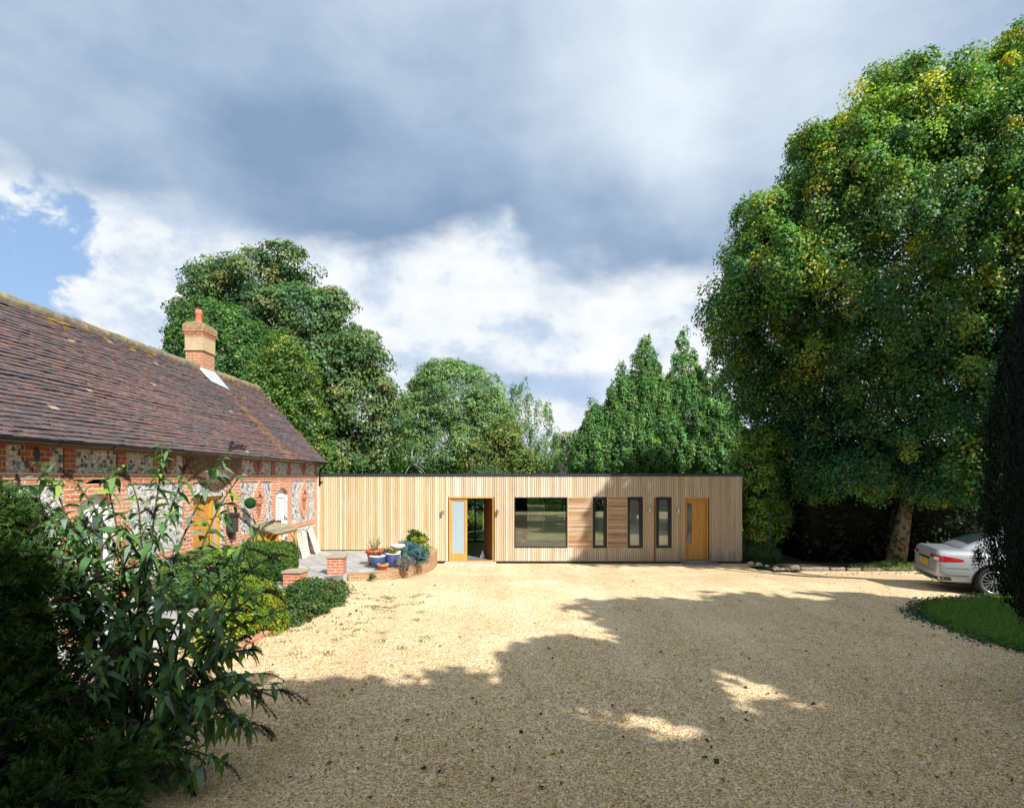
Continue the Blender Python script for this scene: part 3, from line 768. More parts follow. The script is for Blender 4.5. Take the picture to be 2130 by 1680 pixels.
# ------------------------------------------------------------------ flint barn
BX = -6.45; BW = 4.1; BY0, BY1 = 2.0, 19.35; RX = -8.5; RZ = 5.87; EX, EZ = -6.20, 3.39
barn = thing('flint_barn', 'flint and red brick barn with clay tile roof and a chimney', 'barn', (BX, BY1, TZ))
bl = Vector((BX, BY1, TZ))
class LB(MB):      # collect in world coordinates, store relative to the barn
    def build(s, name, mat, parent=barn, **k):
        o = MB.build(s, name, mat, parent, **k)
        for v in o.data.vertices: v.co -= bl
        return o
rnd = random.Random(4)
def wallpieces(mb, y0, y1, z0, z1, holes, x0, x1, col=(1, 1, 1), axis='y'):
    """a wall along y (or x) with rectangular holes (a0,a1,z0,z1)"""
    cuts = sorted({y0, y1, *[h[0] for h in holes], *[h[1] for h in holes]})
    for a, b in zip(cuts[:-1], cuts[1:]):
        zs = sorted([(h[2], h[3]) for h in holes if h[0] < (a + b) / 2 < h[1]])
        z = z0
        for lo, hi in zs + [(z1, z1)]:
            if lo > z + 1e-4:
                if axis == 'y': mb.box(x0, x1, a, b, z, lo, col)
                else: mb.box(a, b, x0, x1, z, lo, col)
            z = hi
FD = (8.62, 9.40, .45, 2.62)       # white glazed doors
AD = (11.75, 13.0, .45, 2.47)      # amber door
WD = (15.90, 16.74, .45, 2.58)     # white plank door
holes = [FD, AD, WD]
mb = LB(); wallpieces(mb, BY0, BY1, -.1, 3.42, holes, BX - .35, BX)
mb.box(RX * 2 - BX, BX - .35, BY1 - .35, BY1, -.1, 3.42)              # gable end wall
mb.prism([(RX * 2 - BX, 3.42), (BX, 3.42), (RX, RZ - .12)], 'y', BY1 - .35, BY1 - .001)
mb.box(RX * 2 - BX, RX * 2 - BX + .35, BY0, BY1 - .35, -.1, 3.42)
mb.box(RX * 2 - BX + .35, BX - .35, BY0, BY0 + .35, -.1, 3.42)
mb.build('wall', M['flint'])
mb = LB(); mb.box(BX - 1.4, BX - .36, BY0 + .4, BY1 - .4, .3, .44); mb.build('floor', M['floor_in'])
# brick dressings, each proud of the flint
P1, P2, P3 = .012, .018, .024
def arch_poly(yc, hw, zs, rise, t, n=12, a0=0):
    """ring between the opening arch and its back"""
    R_ = (hw * hw + rise * rise) / (2 * rise); c = zs + rise - R_; am = math.asin(min(1, hw / R_))
    inn = [(yc + R_ * math.sin(-am + 2 * am * i / n), c + R_ * math.cos(-am + 2 * am * i / n)) for i in range(n + 1)]
    out = [(yc + (R_ + t) * math.sin(-am + 2 * am * i / n), c + (R_ + t) * math.cos(-am + 2 * am * i / n)) for i in range(n + 1)]
    return inn, out
mb = LB()
mb.box(BX - .05, BX + P3, BY0, BY1 - .001, 2.775, 2.85); mb.box(BX - .05, BX + P3 + .012, BY0, BY1 - .002, 2.85, 2.935); mb.build('brick_band', M['brick'])
for a, b in ((3.0, 8.30), (9.75, 11.40), (13.85, 15.62), (17.02, 19.08)):
    mb = LB(); mb.box(BX - .05, BX + P1, a, b, 1.365, 1.50); mb.build('brick_band', M['brick'])
def toothed(y0, y1, z0, z1, side, mat='brick', tooth=.055, name='brick_pier'):
    mb = LB(); z = z0; i = 0
    while z < z1 - 1e-3:
        h = min(.225, z1 - z); t = tooth if i % 2 else 0
        mb.box(BX - .05, BX + P2, y0 - (t if 'l' in side else 0), y1 + (t if 'r' in side else 0), z, z + h); z += h; i += 1
    return mb.build(name, M[mat])
toothed(19.06, BY1 - .003, .3, 2.775, 'l')
toothed(13.03, 13.78, .3, 2.775, 'r'); toothed(11.42, 11.72, .3, 2.775, 'l')
toothed(8.35, 8.60, .3, 2.775, 'l'); toothed(9.42, 9.72, .3, 2.775, 'r')
toothed(15.66, 15.88, .3, 2.775, 'l'); toothed(16.76, 16.98, .3, 2.775, 'r')
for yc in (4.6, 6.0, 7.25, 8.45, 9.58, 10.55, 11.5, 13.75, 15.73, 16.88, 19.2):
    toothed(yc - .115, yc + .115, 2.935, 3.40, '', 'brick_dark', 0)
# stepped brick lozenges in the frieze with a slit
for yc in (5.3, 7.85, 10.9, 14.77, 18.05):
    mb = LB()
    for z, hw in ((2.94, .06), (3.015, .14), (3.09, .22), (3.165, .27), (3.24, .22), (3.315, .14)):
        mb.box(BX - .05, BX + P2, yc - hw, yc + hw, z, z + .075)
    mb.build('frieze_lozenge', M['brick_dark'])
    mb = LB(); mb.prism([(yc - .06, 3.19), (yc, 3.02), (yc + .06, 3.19), (yc, 3.36)], 'x', BX, BX + P2 + .004); mb.build('slit', M['black'])
# pointed oval brick niches
for yc in (14.79, 18.05):
    hh, hw = .56, .39
    def vesica(s, n=14):
        R_ = (hh * hh + hw * hw) / (2 * hw); am = math.asin(hh / R_)
        zc = 2.16
        r = [(yc + (R_ * math.cos(-am + 2 * am * i / n) - (R_ - hw)) * s, zc + R_ * math.sin(-am + 2 * am * i / n) * s) for i in range(n + 1)]
        return r + [(yc - (R_ * math.cos(am - 2 * am * i / n) - (R_ - hw)) * s, zc + R_ * math.sin(am - 2 * am * i / n) * s) for i in range(1, n)]
    o_ = vesica(1.0); i_ = vesica(.62); n = len(o_)
    mb = LB()
    vs = [(BX + P3 + .015, *p) for p in o_] + [(BX + P3 + .015, *p) for p in i_] + [(BX - .02, *p) for p in o_] + [(BX + .004, *p) for p in i_]
    for i in range(n):
        j = (i + 1) % n
        c = (1, 1, 1)
        mb.add([vs[i], vs[j], vs[n + j], vs[n + i]], [(0, 1, 2, 3)]); mb.add([vs[2 * n + i], vs[2 * n + j], vs[j], vs[i]], [(0, 1, 2, 3)]); mb.add([vs[n + i], vs[n + j], vs[3 * n + j], vs[3 * n + i]], [(0, 1, 2, 3)])
    mb.add([vs[3 * n + i] for i in range(n)], [tuple(range(n))])
    mb.box(BX - .02, BX + P3 + .018, yc - .04, yc + .04, 2.70, 2.775)
    nic = mb.build('niche_surround', M['brick'])
    mb = LB(); hwn = .13
    prof = [(yc - hwn, 2.19), (yc + hwn, 2.19), (yc + hwn, 2.33)] + [(yc + hwn * math.cos(a), 2.33 + hwn * 1.1 * math.sin(a)) for a in np.linspace(.2, math.pi - .2, 8)] + [(yc - hwn, 2.33)]
    # recessed head niche: back panel set behind a projecting rim
    inner = [(yc + (p[0] - yc) * .78, 2.20 + (p[1] - 2.19) * .86) for p in prof]; k_ = len(prof)
    vs = [(BX + P3 + .03, *p) for p in prof] + [(BX + P3 + .03, *p) for p in inner] + [(BX + .008, *p) for p in prof] + [(BX + .008, *p) for p in inner]
    for i in range(k_):
        j = (i + 1) % k_
        mb.add([vs[i], vs[j], vs[k_ + j], vs[k_ + i]], [(0, 1, 2, 3)]); mb.add([vs[2 * k_ + i], vs[2 * k_ + j], vs[j], vs[i]], [(0, 1, 2, 3)]); mb.add([vs[k_ + i], vs[k_ + j], vs[3 * k_ + j], vs[3 * k_ + i]], [(0, 1, 2, 3)])
    mb.box(BX, BX + P3 + .006, yc - .11, yc + .11, 1.86, 2.17)
    mb.build('niche', M['brick_dark'])
# arches over the white doors
def arch(yc, hw, zs, rise, t=.22, mat='brick', proud=P3):
    inn, out = arch_poly(yc, hw, zs, rise, t); n = len(inn); mb = LB()
    for i in range(n - 1):
        a, b, c, d = inn[i], inn[i + 1], out[i + 1], out[i]
        mb.prism([a, b, c, d], 'x', BX - .25, BX + proud)
    return mb.build('brick_arch', M[mat])
arch(16.32, .42, 2.42, .16); arch(9.01, .39, 2.44, .18, .22)
# spandrels beside the arch heads
def spandrel(yc, hw, zs, rise, zt):
    inn, out = arch_poly(yc, hw, zs, rise, .22); mb = LB()
    mb.prism([(yc - hw - .28, zs)] + [(yc - hw, zs)] + out[:7] + [(yc, zt), (yc - hw - .28, zt)], 'x', BX - .2, BX + P1)
    mb.prism(([(yc + hw + .28, zs)] + [(yc + hw, zs)] + out[:5:-1] + [(yc, zt), (yc + hw + .28, zt)])[::-1], 'x', BX - .2, BX + P1 - .001)
    mb.build('brick_spandrel', M['brick'])
spandrel(16.32, .42, 2.42, .16, 2.775); spandrel(9.01, .39, 2.44, .18, 2.775)
# white plank door
XD = BX - .10
wd = LB(); wd.box(XD - .05, XD, WD[0], WD[1], .45, 2.40)
for k in range(5): wd.box(XD, XD + .012, WD[0] + .02 + k * .163, WD[0] + .152 + k * .163, .47, 2.28)
wd.box(XD, XD + .03, WD[0], WD[1], 2.30, 2.41)
inn, _ = arch_poly(16.32, .42, 2.42, .16, .2); wd.prism([(WD[0], 2.415)] + inn[1:-1] + [(WD[1], 2.415)], 'x', XD - .05, XD + .012)
door = wd.build('door', M['white'])
mb = LB()
for k in range(3): mb.box(XD + .005, XD + .016, WD[0] + .20 + k * .19, WD[0] + .225 + k * .19, .9, 2.22)
g_ = mb.build('glazed_slit', M['grey_glass'], door)
mb = LB(); mb.box(XD, XD + .05, WD[0] + .06, WD[0] + .09, 1.35, 1.50); mb.box(XD + .03, XD + .05, WD[0] + .06, WD[0] + .17, 1.42, 1.445); mb.build('handle', M['iron'], door)
# white glazed double doors
fd = LB(); yc = 9.01
for a, b in ((8.62, 8.69), (8.97, 9.05), (9.33, 9.40)): fd.box(XD - .05, XD, a, b, .45, 2.36)
for z0, z1 in ((.45, .75), (1.18, 1.26), (2.28, 2.40)): fd.box(XD - .05, XD + .004, 8.62, 9.40, z0, z1)
inn, _ = arch_poly(9.01, .39, 2.44, .18, .2); fd.prism([(8.62, 2.40)] + inn + [(9.40, 2.40)], 'x', XD - .05, XD + .002)
door = fd.build('door', M['white'])
mb = LB(); mb.box(XD - .035, XD - .02, 8.65, 9.37, .7, 2.34); mb.build('pane', M['grey_glass'], door)
# amber front door with side light
od = LB()
for a, b in ((11.75, 11.84), (12.60, 12.70), (12.91, 13.0)): od.box(XD - .08, XD + .03, a, b, .45, 2.47)
od.box(XD - .08, XD + .032, 11.84, 12.91, 2.38, 2.47); od.box(XD - .08, XD + .032, 12.70, 12.91, .45, .60)
door = od.build('door_frame', M['oak'])
mb = LB(); z = .46
while z < 2.36:
    mb.box(XD - .06, XD - .012, 11.845, 12.595, z, min(z + .135, 2.375)); mb.box(XD - .06, XD - .018, 11.845, 12.595, min(z + .135, 2.375), min(z + .142, 2.377)); z += .142
leaf_ = mb.build('door_leaf', M['oak_h'], door)
mb = LB(); mb.tube([(XD + .03, 12.53, 1.35), (XD + .03, 12.53, 1.65)], .012, 8); mb.build('door_pull', M['iron'], door)
mb = LB(); mb.box(XD - .05, XD - .035, 12.70, 12.91, .6, 2.38); mb.build('side_light', M['frost'], door)
# corbelled flint hood over the amber door
mb = LB()
prof = []
for i in range(8):
    f = i / 7; prof.append((.48 * math.sqrt(max(.03, 1 - (1 - f) ** 2 * .97)), 2.60 + .77 * f ** .8))
for i in range(len(prof) - 1):
    for k in range(14):
        a0 = -math.pi / 2 + math.pi * k / 14; a1 = a0 + math.pi / 14
        q = []
        for r_, z in (prof[i], prof[i + 1]):
            for a in (a0, a1): q.append((BX + .012 + r_ * .36 * math.cos(a), 12.60 + r_ * 2.5 * math.sin(a), z))
        mb.add(q, [(0, 1, 3, 2)], smooth=True)
mb.build('door_hood', M['rubble'])

# roof: every course of tiles as overlapping pieces
SL = math.hypot(RX - EX, RZ - EZ); sdv = Vector((RX - EX, 0, RZ - EZ)).normalized(); nv = Vector((-sdv.z, 0, sdv.x)) * -1
if nv.z < 0: nv = -nv
def roofpoint(s, y, h): return Vector((EX, y, EZ)) + sdv * s + nv * h
mb = LB(); gauge = .088; ncour = int(SL / gauge) + 1; tw = .15
pal = [(.145, .098, .086), (.17, .105, .088), (.122, .095, .090), (.105, .095, .097), (.195, .115, .088), (.145, .112, .10), (.085, .084, .092), (.23, .125, .088)]
rgt = np.random.default_rng(8)
patch = lambda y, s: math.sin(y * 1.3 + math.sin(s * 2.1) * 1.5) * .5 + math.sin(y * .47 + s * 1.9) * .5
for i in range(ncour):
    s0 = i * gauge - .03; s1 = min(s0 + .235, SL); off = (i % 2) * tw / 2
    y = BY0 - .1 - off
    sag_i = rgt.normal() * .003
    while y < BY1 + .10:
        y1 = min(y + tw - .004, BY1 + .12)
        if y1 - y > .03:
            sag = .018 * math.sin(y * .9) * math.sin(s0 * 1.1) + .010 * math.sin(y * 3.1 + i) * .4 + sag_i
            j = rgt.normal() * .003; tl = .040 + abs(rgt.normal()) * .003 + j
            js = rgt.normal() * .004
            p = patch(y, s0)
            w_ = np.array([1.2 + p, 1.2 + p, 1.2, 1.1 - p, .7 + p * .6, .9, .9 - p, .4 + .3 * p]).clip(.05); w_ /= w_.sum()
            c = (np.array(pal[rgt.choice(8, p=w_)]) * .62 + np.array((.138, .098, .09)) * .38) * np.array((.90, .87, .93)) * rgt.uniform(.82, 1.16)
            run = SL - s0
            ych = 16.02 + .05 * run
            if run > .9 and abs(y - ych) < .16 + .05 * run and rgt.random() < .75: c = c * .45 + np.array((.32, .155, .06)) * .55     # rust-coloured run below the chimney
            if abs(y - (6.9 + .3 * math.sin(s0 * 3))) < .35 and 1.2 < s0 < 2.6 and rgt.random() < .5: c = c * .5 + np.array((.30, .17, .10)) * .5
            if run < .36 and rgt.random() < .42 - .9 * run: c = np.array((.34, .21, .05)) * rgt.uniform(.5, 1.1)
            elif rgt.random() < .004: c = np.array((.33, .30, .22))
            a = roofpoint(s0 + js, y, tl + sag); b = roofpoint(s0 + js, y1, tl + sag + rgt.normal() * .0015); d = roofpoint(s1, y, .004 + sag * .5); e_ = roofpoint(s1, y1, .004 + sag * .5)
            a2 = a - nv * .016; b2 = b - nv * .016
            mb.add([a, b, e_, d, a2, b2], [(0, 1, 2, 3), (4, 5, 1, 0), (4, 0, 3), (5, 2, 1)], tuple(c))
        y += tw
# far slope and underside
far = 2 * RX - EX
mb.add([(far, BY0 - .1, EZ), (far, BY1 + .12, EZ), (RX, BY1 + .12, RZ), (RX, BY0 - .1, RZ)], [(0, 3, 2, 1)], (.15, .09, .07))
mb.add([(EX, BY0 - .1, EZ - .03), (EX, BY1 + .10, EZ - .03), (RX, BY1 + .10, RZ - .05), (RX, BY0 - .1, RZ - .05)], [(0, 1, 2, 3)], (.05, .035, .03))
# verge undercloak at the gable
mb.prism([(EX, EZ - .035), (EX + .01, EZ + .012), (RX, RZ + .012), (RX, RZ - .06)], 'y', BY1 + .098, BY1 + .135, (.30, .24, .17))
roof = mb.build('roof', M['tile'])
# ridge tiles
mb = LB(); y = BY0 - .1
while y < BY1 + .1:
    y1 = min(y + .30, BY1 + .13); dzr = rgt.normal() * .006; cs = [(RX + .135 * math.cos(a), RZ - .035 + .135 * math.sin(a) + dzr) for a in np.linspace(-.35, math.pi + .35, 9)]
    mb.prism([(p[0], p[1]) for p in cs], 'y', y, y1 - .012); y = y1
mb.build('ridge', M['ridge'], roof)
# gutter: half-round with brackets and joints
mb = LB(); gx, gz, gr = EX + .055, EZ - .012, .066
cs = [(gx + gr * math.cos(a), gz + gr * math.sin(a)) for a in np.linspace(math.pi, 2 * math.pi, 9)] + [(gx + .05 * math.cos(a), gz + .05 * math.sin(a)) for a in np.linspace(2 * math.pi, math.pi, 9)]
mb.prism(cs, 'y', BY0 - .1, BY1 + .08)
y = 2.6
while y < BY1:
    cs2 = [(gx + (gr + .008) * math.cos(a), gz + (gr + .008) * math.sin(a)) for a in np.linspace(math.pi, 2 * math.pi, 9)]
    mb.prism(cs2 + [(gx + .055, gz + .01), (gx - .055, gz + .01)], 'y', y, y + .05); y += 1.05
mb.build('gutter', M['gutter'])
mb = LB(); mb.box(EX - .20, EX - .05, BY0, BY1, EZ - .10, EZ - .055); mb.build('eaves_board', M['oak_dark'])
# short downpipe at the corner
mb = LB(); mb.tube([(gx, BY1 - .1, gz - .06), (BX + .1, BY1 - .04, 3.05), (BX + .09, BY1 - .04, 2.6)], .032, 8); mb.tube([(BX + .09, BY1 - .04, 2.72), (BX + .19, BY1 - .03, 2.72)], .02, 8); mb.build('downpipe', M['gutter'])
# chimney
cx0, cx1, cy0, cy1 = -8.80, -8.34, 15.67, 16.30
ch = LB(); ch.box(cx0, cx1, cy0, cy1, 5.2, 6.32)
chim = ch.build('chimney', M['brick_buff'], roof)
mb = LB(); mb.box(cx0 - .035, cx1 + .035, cy0 - .035, cy1 + .035, 6.32, 6.36); mb.box(cx0 - .015, cx1 + .015, cy0 - .015, cy1 + .015, 6.36, 6.70); mb.build('render_panel', M['render_buff'], roof)
mb = LB()
for k, (z0, z1, d) in enumerate([(6.70, 6.765, .02), (6.768, 6.83, .035), (6.833, 6.895, .055)]): mb.box(cx0 - d, cx1 + d, cy0 - d, cy1 + d, z0, z1)
mb.build('corbel_courses', M['brick_buff'], roof)
mb = LB(); d = .062; mb.box(cx0 - d, cx1 + d, cy0 - d, cy1 + d, 6.898, 7.02)
mb.prism([(cx0 - .07, 7.02), (cx1 + .07, 7.02), (cx1 - .05, 7.10), (cx0 + .05, 7.10)], 'y', cy0 - .05, cy1 + .05); mb.build('chimney_cap', M['cap_buff'], roof, bevel=.012)
mb = LB(); mb.lathe([(.10, 7.06), (.112, 7.08), (.098, 7.12), (.09, 7.36), (.105, 7.38), (.105, 7.42), (.09, 7.44), (.088, 7.50), (.06, 7.50)], 18, at=((cx0 + cx1) / 2 - .03, 15.95, 0)); mb.build('chimney_pot', M['potclay'], roof)
mb = LB(); px_, py_ = (cx0 + cx1) / 2 - .03, 15.95
for k in range(6):
    a = k * math.pi / 3; mb.tube([(px_ + .08 * math.cos(a), py_ + .08 * math.sin(a), 7.48), (px_ + .10 * math.cos(a), py_ + .10 * math.sin(a), 7.64)], .006, 5)
mb.lathe([(.02, 7.67), (.13, 7.64), (.13, 7.63), (.02, 7.625)], 14, at=(px_, py_, 0)); mb.build('cowl', M['iron'], roof)
# lead apron where the chimney meets the tiles
def onroof(x, y, h=.05):
    s = (EX - x) / (EX - RX) * SL; return roofpoint(s, y, h)
mb = LB()
a = [onroof(-8.62, 15.50), onroof(-8.30, 15.60), onroof(-8.12, 15.62), onroof(-8.05, 16.36), onroof(-8.30, 16.42)]
q = [onroof(-8.46, cy0 - .10, .05), onroof(-8.10, cy0 - .08, .05), onroof(-8.00, cy1 + .12, .05), onroof(-8.45, cy1 + .10, .05)]
base_in = [Vector((-8.48, cy0 - .004, 5.98)), Vector((cx1 + .006, cy0 - .006, 5.84)), Vector((cx1 + .006, cy1 + .004, 5.86)), Vector((-8.45, cy1 + .004, 5.98))]
for i in range(3): mb.add([q[i], q[i + 1], base_in[i + 1], base_in[i]], [(0, 1, 2, 3)])
mb.add([q[0], q[1], q[2], q[3]], [(0, 1, 2, 3)])
mb.build('lead_flashing', M['lead'], roof)
# ------------------------------------------------------------------ timber-clad building
FY = 19.35; TX0, TX1 = -6.36, 7.79; TH = 2.96; SC = FY / 1200
fx = lambda px: (px - 1060) * SC
fz = lambda py: CAM_Z + (993 - py) * SC
hut = thing('timber_building', 'long single-storey timber-clad building with a flat dark-edged roof', 'building', (0, FY, 0))
hl_ = Vector((0, FY, 0))
class HB(MB):
    def build(s, name, mat, parent=hut, **k):
        o = MB.build(s, name, mat, parent, **k)
        for v in o.data.vertices: v.co -= hl_
        return o
OPEN = [(fx(933.5), fx(1026.5), .06, 2.225), (fx(1070), fx(1179.5), .52, 2.21), (fx(1182), fx(1231), .52, 2.21), (fx(1233), fx(1261), .51, 2.22), (fx(1264), fx(1304), .52, 2.21),
        (fx(1305), fx(1335.5), .51, 2.22), (fx(1361), fx(1365.2), .06, 2.19), (fx(1365.4), fx(1395.5), .51, 2.22), (fx(1423), fx(1473), .05, 2.20)]
# structural walls behind the boards
BYK = 25.2
mb = HB(); wallpieces(mb, TX0, TX1, .10, 2.90, OPEN, FY + .035, FY + .22, axis='x')
BACK = [(-2.75, -.25, .10, 2.35), (.74, 2.44, .10, 2.35), (3.40, 4.45, .10, 2.35)]
wallpieces(mb, TX0, TX1, .10, 2.90, BACK, BYK - .2, BYK, axis='x')
mb.box(TX0, TX0 + .2, FY + .22, BYK - .2, .10, 2.90); mb.box(TX1 - .2, TX1, FY + .22, BYK - .2, .10, 2.90)
mb.build('wall', M['backing'])
mb = HB(); mb.box(4.72, 4.82, FY + .23, BYK - .21, .13, 2.86); mb.box(-2.55, -2.45, FY + .9, BYK - .21, .13, 2.86); mb.box(TX0 + .21, TX1 - .21, FY + .225, BYK - .205, 2.62, 2.84); mb.build('inner_partition', M['wall_in'])
mb = HB(); mb.box(TX0 + .01, TX1 - .01, FY + .04, BYK + .6, .045, .098); mb.build('floor', M['floor_in'])
mb = HB(); mb.box(TX0 + .03, TX1 - .05, FY + .05, BYK, -.1, .044); mb.box(-2.9, TX1 - .03, FY + .055, FY + .06, -.1, .12); mb.build('plinth', M['black'])
mb = HB(); mb.box(TX0, TX1 - .02, FY + .05, BYK - .02, 2.905, 2.95); mb.build('roof', M['backing'])
# boards
rg = np.random.default_rng(21)
pal = np.array([(.60, .485, .33), (.67, .565, .42), (.74, .66, .53), (.64, .53, .38), (.56, .42, .26), (.77, .70, .58), (.69, .56, .40), (.58, .445, .30)])
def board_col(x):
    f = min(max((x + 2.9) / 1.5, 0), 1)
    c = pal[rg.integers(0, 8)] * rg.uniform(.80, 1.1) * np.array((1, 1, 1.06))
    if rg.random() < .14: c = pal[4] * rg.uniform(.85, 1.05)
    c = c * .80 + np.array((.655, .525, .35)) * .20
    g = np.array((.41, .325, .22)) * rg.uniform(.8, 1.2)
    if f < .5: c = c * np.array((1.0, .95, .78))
    k = .16 * f + .50 * min(max((x - 1.6) / 3, 0), 1)  # greyer to the right: weathering, plus the tree's shade put into the colour
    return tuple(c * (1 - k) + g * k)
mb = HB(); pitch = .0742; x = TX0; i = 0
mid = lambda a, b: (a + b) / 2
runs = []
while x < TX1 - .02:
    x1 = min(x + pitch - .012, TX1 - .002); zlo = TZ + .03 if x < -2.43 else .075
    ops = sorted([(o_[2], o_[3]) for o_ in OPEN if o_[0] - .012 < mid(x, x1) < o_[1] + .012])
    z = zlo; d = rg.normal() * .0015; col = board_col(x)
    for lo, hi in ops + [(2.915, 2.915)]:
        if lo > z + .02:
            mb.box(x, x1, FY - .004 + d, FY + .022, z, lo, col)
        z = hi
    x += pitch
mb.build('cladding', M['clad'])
mb = HB(); mb.box(TX0 - .03, TX1 + .02, FY - .035, FY + .05, 2.925, 3.005); mb.box(TX1 - .01, TX1 + .02, FY + .05, BYK, 2.925, 3.005); mb.build('roof_edge', M['trim'])
# right-hand end boards
mb = HB(); y = FY + .03
while y < BYK - .1:
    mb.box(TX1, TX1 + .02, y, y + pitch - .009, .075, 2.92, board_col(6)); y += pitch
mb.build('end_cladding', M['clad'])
# left edge post
mb = HB(); mb.box(TX0 - .075, TX0 - .005, FY - .05, FY + .05, TZ, 3.10); mb.build('corner_post', M['cream'])
# back glazing
for (a, b, z0, z1), nb in zip(BACK, (2, 1, 1)):
    mb = HB(); wpx = (b - a) / nb
    mb.box(a, b, BYK - .14, BYK - .06, z1 - .06, z1); mb.box(a, b, BYK - .14, BYK - .06, z0, z0 + .05)
    for k in range(nb + 1): mb.box(max(a, a + k * wpx - .03), min(b, a + k * wpx + .03), BYK - .138, BYK - .062, z0 + .05, z1 - .06)
    fr = mb.build('garden_window', M['black'])
    mb = HB(); mb.box(a + .01, b - .01, BYK - .105, BYK - .097, z0 + .02, z1 - .02); mb.build('pane', M['glass'], fr)
# main entrance: honey frame, frosted side light, inward-opened boarded leaf
a, b, z0, z1 = OPEN[0]
mb = HB(); yd = FY + .05
mb.box(a + .001, b - .001, FY - .003, FY + .20, z1 - .045, z1 - .001); mb.box(a + .001, a + .03, FY - .003, FY + .20, z0, z1 - .045); mb.box(b - .03, b - .001, FY - .003, FY + .2, z0, z1 - .045)
s1_ = fx(971.5)
mb.box(a + .03, s1_, yd, yd + .06, z1 - .13, z1 - .045); mb.box(a + .03, a + .115, yd, yd + .06, z0 + .04, z1 - .13); mb.box(s1_ - .085, s1_, yd, yd + .06, z0 + .04, z1 - .13); mb.box(a + .115, s1_ - .085, yd, yd + .06, z0 + .04, z0 + .26)
mb.box(a + .03, b - .03, FY - .002, yd + .10, z0, z0 + .04)
ent = mb.build('entrance_frame', M['honey'])
mb = HB(); mb.box(a + .10, s1_ - .07, yd + .022, yd + .035, z0 + .25, z1 - .12); mb.build('side_light', M['frost'], ent)
mb = HB(); hinge = Vector((b - .035, FY + .14, 0)); dv = Vector((-.36, .93, 0)).normalized(); nrm = Vector((-dv.y, dv.x, 0))
Mx = Matrix(((dv.x, nrm.x, 0, hinge.x), (dv.y, nrm.y, 0, hinge.y), (0, 0, 1, 0), (0, 0, 0, 1)))
z = z0 + .05
while z < z1 - .06:
    mb.box(0, .86, -.022, .022, z, min(z + .128, z1 - .05), M=Mx); mb.box(.005, .855, -.016, .016, min(z + .128, z1 - .05), min(z + .136, z1 - .048), M=Mx); z += .136
mb.build('door_leaf', M['oak_dark'], ent)
# big picture window and the narrow black windows
def window(i, fw, reflection_panel=None, depth=.03, name='window'):
    a, b, z0, z1 = OPEN[i]; mb = HB(); y0, y1 = FY - .012, FY + .12
    mb.box(a, b, y0, y1, z1 - fw, z1); mb.box(a, b, y0, y1, z0, z0 + fw); mb.box(a, a + fw, y0, y1, z0 + fw, z1 - fw); mb.box(b - fw, b, y0, y1, z0 + fw, z1 - fw)
    fr = mb.build(name, M['black'])
    mb = HB(); mb.box(a + fw - .005, b - fw + .005, FY + depth, FY + depth + .008, z0 + fw - .005, z1 - fw + .005); mb.build('pane', M['glass'], fr)
    if reflection_panel:  # pale sheet added behind the glass to stand in for bright reflections
        mb = HB(); mb.box(a + fw - .004, b - fw + .004, FY + .075, FY + .08, z0 + fw, z1 - fw)
        mb.build('reflection_panel', M['reflection_panel'], fr)
    return fr
window(1, .028, name='picture_window'); window(3, .085); window(5, .085, True); window(7, .085, True)
# horizontal cedar slat panels
for i in (2, 4):
    a, b, z0, z1 = OPEN[i]; mb = HB(); z = z0; k = 0
    while z < z1 - .02:
        c = np.array([(.46, .29, .16), (.40, .235, .125), (.52, .36, .23), (.36, .21, .115), (.56, .43, .31)][rg.integers(0, 5)]) * rg.uniform(.85, 1.15)
        mb.box(a, b, FY - .002, FY + .024, z, min(z + .043, z1), tuple(c)); z += .052
    p = mb.build('slatted_panel', M['slat'])
    mb = HB(); mb.box(a - .022, a - .002, FY - .01, FY + .03, z0, z1); mb.box(b + .002, b + .022, FY - .01, FY + .03, z0, z1); mb.build('edge_strip', M['clad'], p).data.attributes.new('tint', 'FLOAT_COLOR', 'FACE').data.foreach_set('color', [.62, .45, .27, 1] * 12)
a, b, z0, z1 = OPEN[6]; mb = HB(); mb.box(a, b - .004, FY + .0, FY + .06, z0 - .02, z1); mb.build('narrow_jamb', M['oak_dark'])
# boarded oak door with a tall slit of glass
a, b, z0, z1 = OPEN[8]; yd = FY + .07
mb = HB(); mb.box(a, a + .05, FY - .002, FY + .18, z0, z1 - .05); mb.box(b - .05, b, FY - .002, FY + .18, z0, z1 - .05); mb.box(a, b, FY - .002, FY + .18, z1 - .05, z1); mb.box(a + .05, b - .05, FY + .02, FY + .18, z0 - .02, z0 + .015)
fr = mb.build('door_frame', M['door_oak'])
sx0, sx1, sz0, sz1 = fx(1430.8), fx(1440.2), fz(1132.5), fz(1046)
mb = HB(); x = a + .052; nb = 0
edges = [a + .052, sx0, sx1] + list(np.linspace(sx1 + .09, b - .052, 5))
for x0_, x1_ in zip(edges[:-1], edges[1:]):
    if abs(x0_ - sx0) < 1e-6:
        mb.box(x0_, x1_ - .004, yd, yd + .045, z0 + .20, sz0); mb.box(x0_, x1_ - .004, yd, yd + .045, sz1, z1 - .052)
    else: mb.box(x0_, x1_ - .005, yd, yd + .045, z0 + .20, z1 - .052)
mb.box(a + .052, b - .052, yd - .002, yd + .045, z0 + .02, z0 + .20)
lf = mb.build('door_leaf', M['door_oak'], fr)
mb = HB(); mb.box(sx0, sx1 - .004, yd + .015, yd + .025, sz0, sz1); mb.build('glass_slit', M['grey_glass'], fr)
